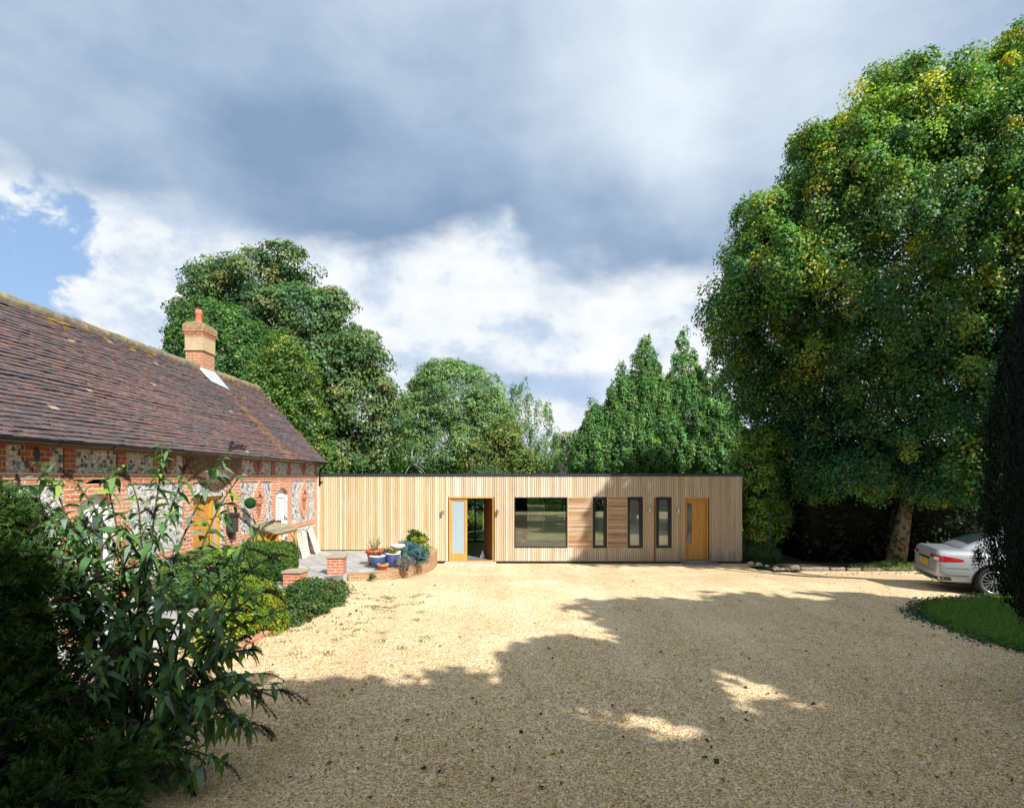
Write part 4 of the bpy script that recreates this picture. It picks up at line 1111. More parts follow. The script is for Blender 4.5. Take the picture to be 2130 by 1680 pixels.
mb = HB(); mb.tube([(a + .085, yd - .04, .75), (a + .085, yd - .04, 1.5)], .012, 8); mb.box(a + .078, a + .092, yd - .04, yd, .80, .82); mb.box(a + .078, a + .092, yd - .04, yd, 1.42, 1.44); mb.build('pull_handle', M['steel'], fr)
# door steps
mb = MB(); mb.box(fx(926), fx(1032), FY - .62, FY + .045, -.03, .055); tag(mb.build('door_step', M['stone'], bevel=.01), 'pale stone step below the open glazed entrance', 'step', 'steps at the timber building doors')
mb = MB(); mb.box(fx(1416), fx(1490), FY - .42, FY + .045, -.03, .04); tag(mb.build('door_step', M['slate'], bevel=.01), 'dark slate step below the boarded oak door', 'step', 'steps at the timber building doors')
# things seen inside
t = thing('table_lamp', 'small lamp with a scarlet shade inside the picture window', 'lamp', (.33, 19.80, .735))
mb = MB(); mb.lathe([(.07, 0), (.07, .012), (.015, .03), (.012, .24)], 14); mb.build('lamp_base', M['white'], t)
mb = MB(); mb.lathe([(.085, .21), (.085, .40), (.07, .40), (.07, .215)], 20); mb.build('lamp_shade', M['scarlet'], t)
t = thing('side_table', 'small round white table behind the picture window', 'table', (.45, 19.86, .098))
mb = MB(); mb.lathe([(.25, .61), (.26, .62), (.26, .635), (.05, .636)], 24); mb.build('table_top', M['white'], t)
for k in range(3):
    a_ = k * 2.09 + .4; mb = MB(); mb.tube([(.03 * math.cos(a_), .03 * math.sin(a_), .612), (.19 * math.cos(a_), .19 * math.sin(a_), 0)], .013, 6); mb.build('leg', M['white'], t)
mb = MB(); mb.lathe([(.075, 0), (.085, .02), (.08, .09), (.035, .17), (.03, .23), (.012, .25)], 18, at=(-.93, 19.95, .099))
tag(mb.build('door_stop', M['white']), 'white cone-shaped door stop on the entrance floor', 'door stop')

# wall lamps
def wall_lamp(px, py, label):
    t = thing('wall_lamp', label, 'wall lamp', (fx(px), FY - .012, fz(py)), 0, 'steel lamps on the timber wall')
    mb = MB(); mb.box(-.03, .03, -.022, 0, -.05, .05); mb.build('bracket', M['steel'], t, bevel=.004)
    mb = MB(); mb.tube([(0, -.02, 0), (0, -.05, 0)], .012, 8); mb.lathe([(.028, -.085), (.036, -.08), (.036, .065), (.030, .085), (.01, .09)], 16, at=(0, -.075, 0)); mb.build('lamp_body', M['steel'], t)
wall_lamp(921, 1065, 'brushed steel wall lamp beside the frosted side light')
wall_lamp(1036, 1063, 'brushed steel wall lamp between the open entrance and picture window')
wall_lamp(1350, 1060, 'brushed steel wall lamp between the two narrow pale windows')
wall_lamp(1410, 1061, 'brushed steel wall lamp beside the boarded oak door')
# ------------------------------------------------------------------ things on the terrace
# curved retaining wall
mb = MB(); out = [(-2.44, 19.30), (-2.40, 18.1), (-2.60, 17.0), (-2.84, 16.0), (-3.14, 15.28), (-3.54, 14.82), (-4.08, 14.58)]
fine = []
for i in range(len(out) - 1):
    for k in range(6):
        t_ = k / 6; p0 = Vector(out[max(i - 1, 0)]); p1 = Vector(out[i]); p2 = Vector(out[i + 1]); p3 = Vector(out[min(i + 2, len(out) - 1)])
        fine.append(.5 * ((2 * p1) + (p2 - p0) * t_ + (2 * p0 - 5 * p1 + 4 * p2 - p3) * t_ * t_ + (3 * p1 - p0 - 3 * p2 + p3) * t_ ** 3))
fine.append(Vector(out[-1])); acc = 0; V = []; UVs = []
nrm = []
for i, p in enumerate(fine):
    d = (fine[min(i + 1, len(fine) - 1)] - fine[max(i - 1, 0)]).normalized(); nrm.append(Vector((d.y, -d.x)) if True else None)
me_v = []; me_f = []; uvs = []
for i, p in enumerate(fine):
    if i: acc += (p - fine[i - 1]).length
    n_ = nrm[i]
    if n_.dot(Vector((1, -.6))) < 0: n_ = -n_
    zt = .43 + .06 * min(max((p.y - 15.2) / 2, 0), 1); o2 = p + n_ * .03; i2 = p - n_ * .19
    me_v += [(o2.x, o2.y, -.1), (o2.x, o2.y, zt), (i2.x, i2.y, zt), (i2.x, i2.y, -.1)]
    uvs.append(acc)
for i in range(len(fine) - 1):
    a = i * 4
    for k in range(3): me_f.append((a + k, a + 4 + k, a + 5 + k, a + 1 + k))
me_f += [(0, 1, 2, 3), (len(fine) * 4 - 4, len(fine) * 4 - 1, len(fine) * 4 - 2, len(fine) * 4 - 3)]
me = bpy.data.meshes.new('retaining_wall'); me.from_pydata(me_v, [], me_f); uvl = me.uv_layers.new(name='UVMap')
for l in me.loops:
    j, k = divmod(l.vertex_index, 4); uvl.data[l.index].uv = (uvs[j], [-.1, .43, .62, 1.1][k])
bm = bmesh.new(); bm.from_mesh(me); bmesh.ops.recalc_face_normals(bm, faces=bm.faces); bm.to_mesh(me); bm.free()
tag(link(me, 'retaining_wall', M['brick_old']), 'low curved brown brick wall holding up the stone terrace', 'wall')

def pier(x, y, z0, zt, w, rot, label, tilt=0):
    t = thing('brick_pier', label, 'pier', (x, y, z0), rot, 'brick piers at the terrace entrance')
    mb = MB(); mb.box(-w / 2, w / 2, -w / 2, w / 2, -.15, zt - z0 - .05); mb.build('shaft', M['brick_pier'], t)
    mb = MB(); c = w / 2 + .035; mb.box(-c, c, -c, c, zt - z0 - .048, zt - z0); mb.build('cap', M['capstone'], t, bevel=.008)
    return t
M['brick_pier'] = brick('mottled_brick', (.54, .17, .08), (.40, .14, .08), (.52, .47, .40), stain=(.34, .31, .27)); M['capstone'] = plain('weathered_cap', (.33, .26, .19), .9, var=.35, scale=14, bump=.6)
p = PX(701, 1207, 14.75); pier(p.x, 14.75, .27, .885, .40, R(4), 'taller square brick pier with a flat cap at the terrace edge')
p = PX(615, 1218, 13.2); pier(p.x, 13.2, TZ - .05, .76, .40, R(-6), 'shorter brick pier with a chipped cap beside the clipped hedge')

# pots
def pot(name, prof, mat, at, label, rim=None, soil_z=None, group='plant pots on the terrace', seg=26):
    t = thing(name, label, 'plant pot', at, 0, group)
    mb = MB(); mb.lathe(prof, seg); mb.build('body', M[mat], t)
    r_ = soil_z[0]; mb = MB(); mb.lathe([(.001, soil_z[1] - .002), (r_, soil_z[1])], 18); mb.build('soil', M['soil'], t)
    if rim: mb = MB(); mb.lathe(rim, seg); mb.build('rim', M['cream'], t)
    return t
def sprigs(root, n, h, spread, size, palette, seed, z0, vert=.6, mat='leaf', aspect=.35):
    rg = np.random.default_rng(seed); P = []; Dd = []
    for i in range(n):
        a = rg.uniform(0, 6.28); r_ = spread * rg.random() ** .5; L = h * rg.uniform(.4, 1)
        k = 14
        f = np.linspace(.1, 1, k)
        P.append(np.c_[r_ * math.cos(a) * (.25 + .75 * f), r_ * math.sin(a) * (.25 + .75 * f), z0 + L * f])
        Dd.append(np.tile([math.cos(a) * .4, math.sin(a) * .4, vert], (k, 1)))
    P = np.concatenate(P); D = unit(np.concatenate(Dd) + rg.normal(size=P.shape) * .5); N = unit(rg.normal(size=P.shape)); N = unit(N - D * (N * D).sum(1, keepdims=True))
    L = size * rg.uniform(.6, 1.3, len(P)); V, Q = leaf_cards(P, N, D, L, L * aspect)
    pal = np.array(palette); return quads_mesh('planting', V, Q, pal[rg.integers(0, len(pal), len(P))] * rg.uniform(.7, 1.25, (len(P), 1)), M[mat], root)
def at(px, py, z=TZ):
    Y = (CAM_Z - z) * 1200 / (py - 993); return ((px - 1060) * Y / 1200, Y, z)
YB = lambda Y: Y
def potat(px, Y): return ((px - 1060) * Y / 1200, Y, TZ)
k = 1.0
t = pot('terracotta_pot', [(.13, 0), (.15, .01), (.215, .33), (.218, .335), (.25, .335), (.255, .43), (.235, .43), (.225, .40), (.2, .36)], 'redclay', potat(779, 16.25), 'tall red clay pot with straggly yellow-green shoots', soil_z=(.225, .385))
sprigs(t, 22, .42, .26, .05, [(.16, .19, .04), (.24, .24, .05), (.10, .12, .04)], 3, .38)
t = pot('glazed_pot', [(.11, 0), (.13, .01), (.20, .17), (.22, .30), (.205, .31), (.195, .27)], 'blue', potat(785, 15.75), 'bright blue glazed bowl pot with a pale rim', [(.208, .300), (.228, .302), (.228, .322), (.200, .322)], (.2, .285))
sprigs(t, 16, .14, .15, .05, [(.12, .12, .07), (.18, .14, .08), (.08, .10, .05)], 4, .28)
t = pot('terracotta_pot', [(.085, 0), (.095, .005), (.135, .10), (.155, .105), (.162, .165), (.145, .165), (.135, .13)], 'terracotta', potat(796.5, 15.35), 'small squat orange terracotta pot standing before the blue pots', soil_z=(.14, .14))
sprigs(t, 9, .07, .08, .05, [(.08, .12, .11), (.10, .14, .12)], 5, .13)
t = pot('glazed_pot', [(.14, 0), (.15, .01), (.19, .12), (.20, .25), (.185, .33), (.175, .33)], 'blue', potat(801.5, 16.5), 'blue pot half hidden between the other blue pots', soil_z=(.178, .31))
sprigs(t, 14, .16, .14, .06, [(.10, .16, .03), (.16, .20, .05), (.5, .2, .1)], 15, .3)
t = pot('glazed_pot', [(.13, 0), (.14, .01), (.185, .10), (.20, .24), (.185, .34), (.19, .36), (.17, .36)], 'navy', potat(817, 15.85), 'dark navy patterned pot with a cream rim by the stone bowl', [(.185, .352), (.2, .355), (.2, .372), (.165, .372)], (.17, .345))
sprigs(t, 16, .14, .16, .06, [(.10, .18, .03), (.18, .22, .05)], 6, .34)
t = thing('bird_bath', 'cream stone bird bath on a pedestal beside the blue conifer', 'bird bath', potat(827, 16.3))
mb = MB(); mb.lathe([(.13, 0), (.13, .05), (.085, .09), (.08, .33), (.11, .37), (.05, .42)], 20); mb.build('pedestal', M['cream'], t)
mb = MB(); mb.lathe([(.06, .42), (.14, .44), (.205, .50), (.215, .56), (.195, .56), (.15, .50), (.02, .49)], 28); mb.build('bowl', M['cream'], t)

# plants in the bed behind the curved wall
gz_ = lambda px, py, Y, rx, rz, d: EP(px, py, Y, rx, rz, d)
shrub('blue_conifer', 'low spreading blue spruce in the terrace bed', 'shrub', [gz_(858, 1151, 16.6, 25, 17, .42), gz_(845, 1140, 16.8, 14, 14, .3), gz_(872, 1156, 16.4, 17, 14, .3)], dict(n_clump=130, n_leaf=45, size=.055, palette=[(.09, .20, .23), (.13, .26, .29), (.07, .15, .17)], clump=.10, shell=(.8, 1.05), aspect=.28, droop=-.1, outw=.9, dirout=1.2, fill=.1), 31, 'leaf_matt', corecol=(.015, .03, .03))
shrub('golden_shrub', 'upright yellow-green shrub behind the blue spruce', 'shrub', [gz_(866, 1127, 17.2, 15, 17, .22), gz_(856, 1120, 17.2, 6, 12, .12), gz_(876, 1127, 17.2, 7, 12, .12), gz_(866, 1150, 17.2, 12, 14, .22)], dict(n_clump=70, n_leaf=26, size=.11, palette=[(.17, .24, .02), (.32, .34, .03), (.06, .12, .02), (.22, .28, .02)], clump=.11, shell=(.6, 1.0), aspect=.4, vert=.7, droop=-.2, dirout=.7, fill=.1), 32, corecol=(.02, .035, .01), core=.6)
shrub('lavender_bush', 'small grey lavender at the edge of the paving', 'shrub', [gz_(838, 1168, 15.6, 17, 13, .2), gz_(851, 1171, 15.5, 10, 9, .15)], dict(n_clump=90, n_leaf=22, size=.05, palette=[(.17, .18, .15), (.22, .23, .20), (.12, .12, .10), (.18, .15, .20)], clump=.08, shell=(.6, 1.05), aspect=.2, vert=.6, droop=-.3, dirout=.8, fill=.05), 33, 'leaf_matt', corecol=(.05, .05, .04), core=.5)
shrub('low_shrub', 'little yellow-green plant against the wall end', 'shrub', [gz_(886, 1144, 17.9, 7, 9, .12)], dict(n_clump=24, n_leaf=22, size=.06, palette=[(.24, .28, .05), (.14, .20, .03)], clump=.09, aspect=.5), 34, core=.5)
shrub('weed_tuft', 'green weed sprouting at the foot of the curved wall', 'weed', [EP(775, 1199, 14.55, 5, 5, .05)], dict(n_clump=14, n_leaf=14, size=.05, palette=[(.10, .18, .03), (.06, .12, .02)], clump=.05, aspect=.5), 35, core=0, stem=False)

# log store against the barn
lx = BX + .02
t = thing('log_store', 'slat-roofed wooden log store against the flint barn wall', 'log store', (lx, 14.75, TZ))
L0 = Vector((lx, 14.75, TZ))
def rel(mb, name, mat, par): 
    o = mb.build(name, mat, par)
    for v in o.data.vertices: v.co -= L0
    return o
rg = np.random.default_rng(3)
ra = [Vector((lx, 14.25, 1.72)), Vector((lx, 15.75, 1.72)), Vector((lx + .74, 15.62, 1.50)), Vector((lx + .74, 14.10, 1.50))]
mb = MB()
for k in range(6):
    u0, u1 = k / 6, (k + .78) / 6
    q = [ra[0].lerp(ra[3], u0), ra[1].lerp(ra[2], u0), ra[1].lerp(ra[2], u1), ra[0].lerp(ra[3], u1)]
    c = tuple(np.array((.34, .31, .21)) * rg.uniform(.75, 1.2)); up = Vector((0, 0, .028))
    mb.add([*q, *[p - up for p in q]], [(0, 3, 2, 1), (4, 5, 6, 7), (0, 1, 5, 4), (1, 2, 6, 5), (2, 3, 7, 6), (3, 0, 4, 7)], c)
rel(mb, 'roof', M['weathered'], t)
mb = MB(); mb.box(lx + .02, lx + .68, 14.30, 14.335, TZ + .02, 1.47); rel(mb, 'end_panel', M['oak_h'], t)
for y in (14.32, 15.50):
    mb = MB(); mb.box(lx + .62, lx + .69, y, y + .07, TZ, 1.50); rel(mb, 'post', M['oak'], t)
mb = MB(); mb.box(lx + .63, lx + .68, 14.32, 15.57, 1.42, 1.49); mb.tube([(lx + .66, 14.40, 1.15), (lx + .66, 14.66, 1.42)], .022, 6); mb.tube([(lx + .66, 15.50, 1.15), (lx + .66, 15.24, 1.42)], .022, 6); rel(mb, 'brace', M['oak'], t)
mb = MB(); mb.box(lx + .01, lx + .03, 14.335, 15.55, TZ + .02, 1.5); rel(mb, 'back_panel', M['oak_dark'], t)
n_ = 0
for r_ in range(7):
    for c_ in range(8):
        y = 14.46 + c_ * .135 + (.06 if r_ % 2 else 0); z = TZ + .07 + r_ * .115
        if y > 15.45 or (r_ > 5 and c_ < 3): continue
        mb = MB(); rr = rg.uniform(.048, .066); pts = []
        m_ = int(rg.integers(3, 6)); a0 = rg.uniform(0, 6)
        pl = [(y + rr * math.cos(a0 + 6.28 * i / m_) * 1.05, z + rr * math.sin(a0 + 6.28 * i / m_)) for i in range(m_)]
        mb.prism(pl, 'x', lx + .12, lx + .50 + rg.uniform(0, .09)); o = mb.build('split_log', M['logend'])
        o.location = (0, 0, 0)
        tag(o, 'pale split log in the wooden log store', 'log', 'split logs in the log store'); n_ += 1
# boards leaning on the barn corner
def leaning(y, w_, h_, c, lean, tilt, label, holes=False):
    mb = MB(); Mx = Matrix.Translation((BX + .03 + lean, y, TZ)) @ Matrix.Rotation(-math.atan2(lean, h_), 4, 'Y') @ Matrix.Rotation(tilt, 4, 'X')
    if holes:
        for a_, b_ in ((0, .32), (.68, 1)): mb.box(0, .03, w_ * a_, w_ * b_, 0, h_, c, M=Mx)
        for z0, z1 in ((0, .08), (.42, .55), (.9, 1)): mb.box(0, .03, w_ * .32, w_ * .68, h_ * z0, h_ * z1, c, M=Mx)
    else: mb.box(0, .035, 0, w_, 0, h_, c, M=Mx)
    tag(mb.build('leaning_board', M['weathered_pale']), label, 'board', 'boards leaning on the barn')
M['weathered_pale'] = plain('bleached_board', (.66, .60, .48), .85, var=.2, scale=8)
leaning(17.35, .30, .78, (1, 1, 1), .20, R(1), 'pale slotted board leaning on the barn wall', True)
leaning(17.80, .24, .80, (1, 1, 1), .16, R(2), 'greyish plain board leaning between two paler boards')
leaning(18.35, .40, .84, (1, 1, 1), .26, R(5), 'pale plain board leaning nearest the barn corner')

# letter box, topiary ball
t = thing('letter_box', 'black letter box on the brick pier beside the amber door', 'letter box', (BX + .03, 13.22, 1.62))
mb = MB(); mb.box(0, .14, -.15, .15, 0, .36); mb.prism([(-.17, .36), (.17, .36), (.15, .44), (-.15, .44)], 'x', 0, .17); mb.build('case', M['iron'], t, bevel=.012)
mb = MB(); mb.box(.172, .178, -.11, .11, .375, .40); mb.build('slot', M['black'], t)
mb = MB(); mb.prism([(-.06, 0), (.06, 0), (.0, -.16)], 'x', 0, .10); mb.build('bracket', M['iron'], t)
t = thing('topiary_ball', 'round green topiary ball hanging on the flint wall', 'topiary ball', (BX + .24, 13.82, 2.26))
rg2 = np.random.default_rng(77); u = unit(rg2.normal(size=(5200, 3))); P = u * .125 * rg2.uniform(.85, 1.0, (5200, 1)); N = unit(u + rg2.normal(size=u.shape) * .5); D = unit(np.cross(N, rg2.normal(size=u.shape)) + u * .5)
V, Q = leaf_cards(P, N, D, np.full(5200, .022), np.full(5200, .014)); mbc = MB(); mbc.lathe([(math.sin(a) * .108, -math.cos(a) * .108) for a in np.linspace(.05, 3.09, 9)], 14)
quads_mesh('leaf_ball', V, Q, np.array([(.035, .13, .04)]) * rg2.uniform(.5, 1.5, (5200, 1)), M['leaf_matt'], t, [(np.array(mbc.v), np.array([f for f in mbc.f if len(f) == 4]), (.01, .03, .01))])
mb = MB(); mb.tube([(-.235, 0, .2), (-.12, 0, .22), (0, 0, .18), (0, 0, .1)], .007, 6); mb.build('bracket', M['iron'], t)

# ------------------------------------------------------------------ clipped hedges and shrubs by the terrace
GRN = [(.055, .12, .02), (.08, .16, .025), (.11, .20, .03), (.045, .09, .018)]
shrub('box_hedge', 'square clipped box hedge in front of the log store', 'hedge', [(-5.75, 14.15, .8, .6, .5, .5)], dict(n=24000, size=.042, palette=[(.04, .09, .014), (.065, .14, .02), (.10, .19, .025), (.15, .25, .03)], rough=.035), 41, box=(-6.36, -5.22, 13.55, 14.28, TZ - .02, 1.30, R(-4)), base=(-5.79, 13.9, TZ), corecol=(.008, .014, .005), stem=False)
shrub('rounded_hedge', 'long rounded green hedge below the amber door', 'hedge', [EP(470, 1192, 11.1, 66, 50, .55), EP(410, 1196, 10.9, 54, 44, .5), EP(498, 1178, 11.5, 38, 36, .5), EP(380, 1202, 10.7, 36, 36, .4)], dict(n_clump=520, n_leaf=42, size=.05, palette=GRN + [(.14, .22, .03)], clump=.12, shell=(.86, 1.03), aspect=.6, fill=.08, droop=-.1, dirout=.7), 42, 'leaf_gloss', core=.86, base=(-5.6, 11, TZ))
shrub('golden_conifer', 'feathery golden-green conifer bush by the brick edging', 'shrub', [EP(528, 1275, 9.75, 48, 50, .45), EP(488, 1265, 9.8, 40, 38, .4), EP(560, 1295, 9.7, 30, 36, .35), EP(512, 1225, 9.9, 17, 26, .2), EP(548, 1240, 9.9, 26, 26, .3), EP(462, 1295, 9.5, 36, 40, .35)], dict(n_clump=640, n_leaf=44, size=.055, palette=[(.14, .22, .02), (.20, .28, .025), (.10, .18, .02), (.25, .28, .03)], clump=.085, shell=(.86, 1.06), aspect=.32, fill=.06, droop=-.15, dirout=1.0, hi=(.42, .28, .03), hi_p=.05, vert=.15), 43, 'leaf_matt', core=.86, corecol=(.05, .075, .012), base=(-4.3, 9.75, .3))
shrub('evergreen_mound', 'low spreading dark green shrub edging the gravel', 'shrub', [EP(625, 1262, 10.9, 46, 38, .5), EP(665, 1250, 11.7, 44, 34, .5), EP(697, 1245, 12.5, 24, 30, .4), EP(605, 1285, 10.3, 30, 34, .35), EP(650, 1232, 11.9, 50, 22, .5)], dict(n_clump=620, n_leaf=38, size=.065, palette=[(.045, .105, .025), (.07, .14, .03), (.10, .17, .04), (.04, .08, .02)], clump=.12, shell=(.85, 1.05), aspect=.36, fill=.08, hi=(.32, .16, .03), hi_p=.035, dirout=.6), 44, 'leaf_gloss', core=.86, base=(-3.9, 11.3, .3))
mb = MB(); rgf = np.random.default_rng(2)
Pf = np.array([PX(703, 1229, 12.05), PX(636, 1213, 11.6), PX(600, 1297, 10.0)]); nf = 24
P = np.repeat(Pf, nf, 0) + rgf.normal(size=(nf * 3, 3)) * .012; N = unit(rgf.normal(size=P.shape) + [0, -1, 1]); D = unit(np.cross(N, rgf.normal(size=P.shape)))
shrub('yellow_plant', 'low bright yellow-green plant under the buddleia', 'plant', [EP(455, 1345, 8.9, 42, 34, .35), EP(420, 1375, 8.6, 40, 30, .35), EP(480, 1318, 9.1, 24, 26, .25)], dict(n_clump=150, n_leaf=26, size=.06, palette=[(.30, .36, .02), (.22, .30, .02), (.36, .38, .03)], clump=.12, shell=(.7, 1.05), aspect=.7, fill=.06, dirout=.4), 45, core=.6, corecol=(.03, .05, .01), base=(-4.6, 8.8, .3))
# violet flowers
t = thing('violet_flowers', 'small clump of violet-blue flowers by the brick edging', 'flowers', (PX(478, 1330, 9.0)))
P = rgf.normal(size=(160, 3)) * np.array([.07, .06, .07]); P += rgf.normal(size=(1, 3)) * .01; N = unit(rgf.normal(size=P.shape) + [0, -1, .5]); D = unit(np.cross(N, rgf.normal(size=P.shape)))
V, Q = leaf_cards(P, N, D, np.full(160, .045), np.full(160, .04)); quads_mesh('petals', V, Q, np.array([(.12, .12, .45)]) * rgf.uniform(.6, 1.4, (160, 1)), M['leaf'], t)
mb = MB()
for k in range(6): mb.tube([(rgf.normal() * .05, rgf.normal() * .04, -.26), (rgf.normal() * .05, rgf.normal() * .04, 0)], .005, 5)
mb.build('stem', M['stem'], t)
# brick edging of the bed
mb = MB(); pts = [PX(400, 1440, 7.15), PX(470, 1385, 8.15), PX(520, 1356, 8.85), PX(560, 1335, 9.4), PX(600, 1322, 10.0), PX(650, 1300, 10.9)]
for a_, b_ in zip(pts[:-1], pts[1:]):
    d = Vector((b_.x - a_.x, b_.y - a_.y, 0)); L = d.length; d.normalize(); n_ = Vector((-d.y, d.x, 0)); zg = .2
    Mx = Matrix(((d.x, n_.x, 0, a_.x), (d.y, n_.y, 0, a_.y), (0, 0, 1, zg), (0, 0, 0, 1)))
    k = 0
    while k * .225 < L:
        mb.box(k * .225, min(k * .225 + .215, L), 0, .10, 0, .175 + rgf.uniform(-.01, .012), M=Mx); k += 1
tag(mb.build('brick_edging', M['brick_pier']), 'low line of bricks edging the planted bed beside the gravel', 'edging')

# ------------------------------------------------------------------ logs edging the drive under the big tree
rgl = np.random.default_rng(12)
px_list = [(1606, 1636), (1640, 1661), (1663, 1724), (1726, 1758), (1761, 1790), (1793, 1840), (1843, 1900)]
for i, (a_, b_) in enumerate(px_list):
    Y = 17.75; x0_, x1_ = (a_ - 1060) * Y / 1200, (b_ - 1060) * Y / 1200
    mb = MB(); rr = [.055, .09, .07, .055, .055, .055, .06][i]; n_ = 7; pts = []; rad = []
    dz_ = [.0, .03, .0, .02, 0, 0, .02][i]
    for k in range(n_):
        f = k / (n_ - 1); pts.append((x0_ + .02 + (x1_ - x0_ - .04) * f, Y + rgl.normal() * .02, rr * .75 + dz_ * f)); rad.append(rr * rgl.uniform(.85, 1.1))
    mb.tube(pts, rad, 10)
    lab = ['grey weathered log at the end of the edging nearest the timber building', 'short stubby log with a raised end in the drive edging', 'longest weathered log in the drive edging', 'short pale log in the middle of the drive edging', 'thin log lying before the big tree trunk', 'log beside the sunlit tree trunk and its grass', 'log nearest the silver car bumper'][i]
    tag(mb.build('edging_log', M['log'], uv=False), lab, 'log', 'logs edging the drive')
mb = MB(); rgl = np.random.default_rng(14)
for i in range(6):
    mbs = MB(); x = 7.95 + i * .16 - .2 * (i > 3); y = 19.0 - i * .24; s = rgl.uniform(.07, .13)
    bmv = []
    for zr, rr in ((0, .9), (.35, 1.0), (.7, .75), (.95, .3)):
        for k in range(8): bmv.append((x + s * rr * rgl.uniform(.8, 1.15) * math.cos(k * .785), y + s * rr * rgl.uniform(.8, 1.15) * math.sin(k * .785), s * zr))
    fs = [(r_ * 8 + k, r_ * 8 + (k + 1) % 8, (r_ + 1) * 8 + (k + 1) % 8, (r_ + 1) * 8 + k) for r_ in range(3) for k in range(8)] + [tuple(range(24, 32))]
    mbs.add(bmv, fs, smooth=False); tag(mbs.build('edging_stone', M['stone'], uv=False), 'rough grey stone beside the corner of the timber building', 'stone', 'stones at the building corner')
# slender metal stake beside the dark hedge
mb = MB(); p = PX(1601, 1160, 18.6); mb.tube([(p.x, 18.6, -.05), (p.x, 18.6, 1.75)], .018, 6); tag(mb.build('garden_stake', M['iron']), 'thin dark stake standing in the shade behind the log edging', 'stake')
# ------------------------------------------------------------------ silver saloon car
CAR_TH = R(-20)
CAR_O = Vector((10.37, 12.45, .30)) - Matrix.Rotation(CAR_TH, 3, 'Z') @ Vector((-1.42, -.835, 0))
car = thing('saloon_car', 'silver saloon car parked behind the dark yew, rear end showing', 'car', CAR_O, CAR_TH)
car.scale = (.96, .96, .96)
def skin(stations, prof_fn, close=True):
    mb = MB(); rings = []
    for st in stations: rings.append(prof_fn(*st))
    n = len(rings[0]); vs = [p for r_ in rings for p in r_]
    fs = [(i * n + k, i * n + (k + 1) % n, (i + 1) * n + (k + 1) % n, (i + 1) * n + k) for i in range(len(rings) - 1) for k in range(n)]
    if close: fs += [tuple(range(n))[::-1], tuple(range((len(rings) - 1) * n, len(rings) * n))]
    mb.add(vs, fs, smooth=True); return mb
def body_prof(x, hw, zb, zt, crown=.02, xs=0):
    zm = zb + (zt - zb) * .50
    h = [(0, zb), (hw * .70, zb), (hw * .93, zb + .05), (hw * .985, zb + (zt - zb) * .25), (hw, zm), (hw * .985, zb + (zt - zb) * .74), (hw * .955, zt - .10), (hw * .90, zt - .025), (hw * .80, zt + .005), (0, zt + crown)]
    return [(x, -y, z) for y, z in h] + [(x, y, z) for y, z in h[-2:0:-1]]
def subsurf(o, lv):
    md = o.modifiers.new('s', 'SUBSURF'); md.levels = lv; md.render_levels = lv
    dg = bpy.context.evaluated_depsgraph_get(); me = bpy.data.meshes.new_from_object(o.evaluated_get(dg)); o.modifiers.clear(); old = o.data; o.data = me; me.name = old.name; bpy.data.meshes.remove(old)
    me.polygons.foreach_set('use_smooth', [True] * len(me.polygons))
st = [(-2.475, .70, .36, .85), (-2.47, .79, .31, .93), (-2.44, .85, .27, .985), (-2.38, .885, .245, 1.01), (-2.20, .905, .225, 1.01), (-1.75, .925, .23, 1.03), (-1.0, .935, .20, 1.01), (0, .94, .19, .985), (1.0, .935, .19, .955), (1.6, .92, .21, .90), (2.15, .87, .23, .80), (2.40, .77, .28, .70), (2.48, .60, .36, .60)]
mb = skin(st, body_prof); body = mb.build('body', M['paint'], car, uv=False); subsurf(body, 2)
bb0 = BVHTree.FromPolygons([v.co.copy() for v in body.data.vertices], [tuple(p.vertices) for p in body.data.polygons])
for x in (-1.42, 1.45):                       # cut the wheel wells
    for s in (-1, 1):
        mb = MB(); mb.lathe([(.385, .58), (.385, 1.3)], 32, M=Matrix.Rotation(R(-90 * s), 4, 'X')); cut = mb.build('cutter', None, None, uv=False)
        cut.matrix_world = car.matrix_basis @ Matrix.Translation((x, 0, .335)); bpy.context.view_layer.update()
        md = body.modifiers.new('b', 'BOOLEAN'); md.operation = 'DIFFERENCE'; md.object = cut; md.solver = 'EXACT'
        me = bpy.data.meshes.new_from_object(body.evaluated_get(bpy.context.evaluated_depsgraph_get())); body.modifiers.clear(); body.data = me; me.name = 'body'
        bpy.data.objects.remove(cut)
body.data.set_sharp_from_angle(angle=R(40))
def house_prof(x, wb, wr, zr):
    zb = .93; h = [(0, zb), (wb, zb), (wb * .99, zb + (zr - zb) * .35), (wr + (wb - wr) * .35, zb + (zr - zb) * .78), (wr, zr - .012), (wr * .75, zr + .012), (0, zr + .028)]
    return [(x, -y, z) for y, z in h] + [(x, y, z) for y, z in h[-2:0:-1]]
hs = [(-2.02, .66, .60, 1.015), (-1.80, .74, .60, 1.13), (-1.45, .81, .585, 1.30), (-1.0, .85, .58, 1.45), (-.5, .86, .575, 1.51), (.0, .865, .575, 1.52), (.4, .86, .575, 1.48), (.9, .85, .58, 1.24), (1.35, .80, .62, 1.02), (1.5, .78, .62, .96)]
mb = skin(hs, house_prof); house = mb.build('cabin', M['paint'], car, uv=False); subsurf(house, 2)
def bvh_of(o):
    me = o.data; return BVHTree.FromPolygons([v.co.copy() for v in me.vertices], [tuple(p.vertices) for p in me.polygons])
bb, hb = bb0, bvh_of(house)
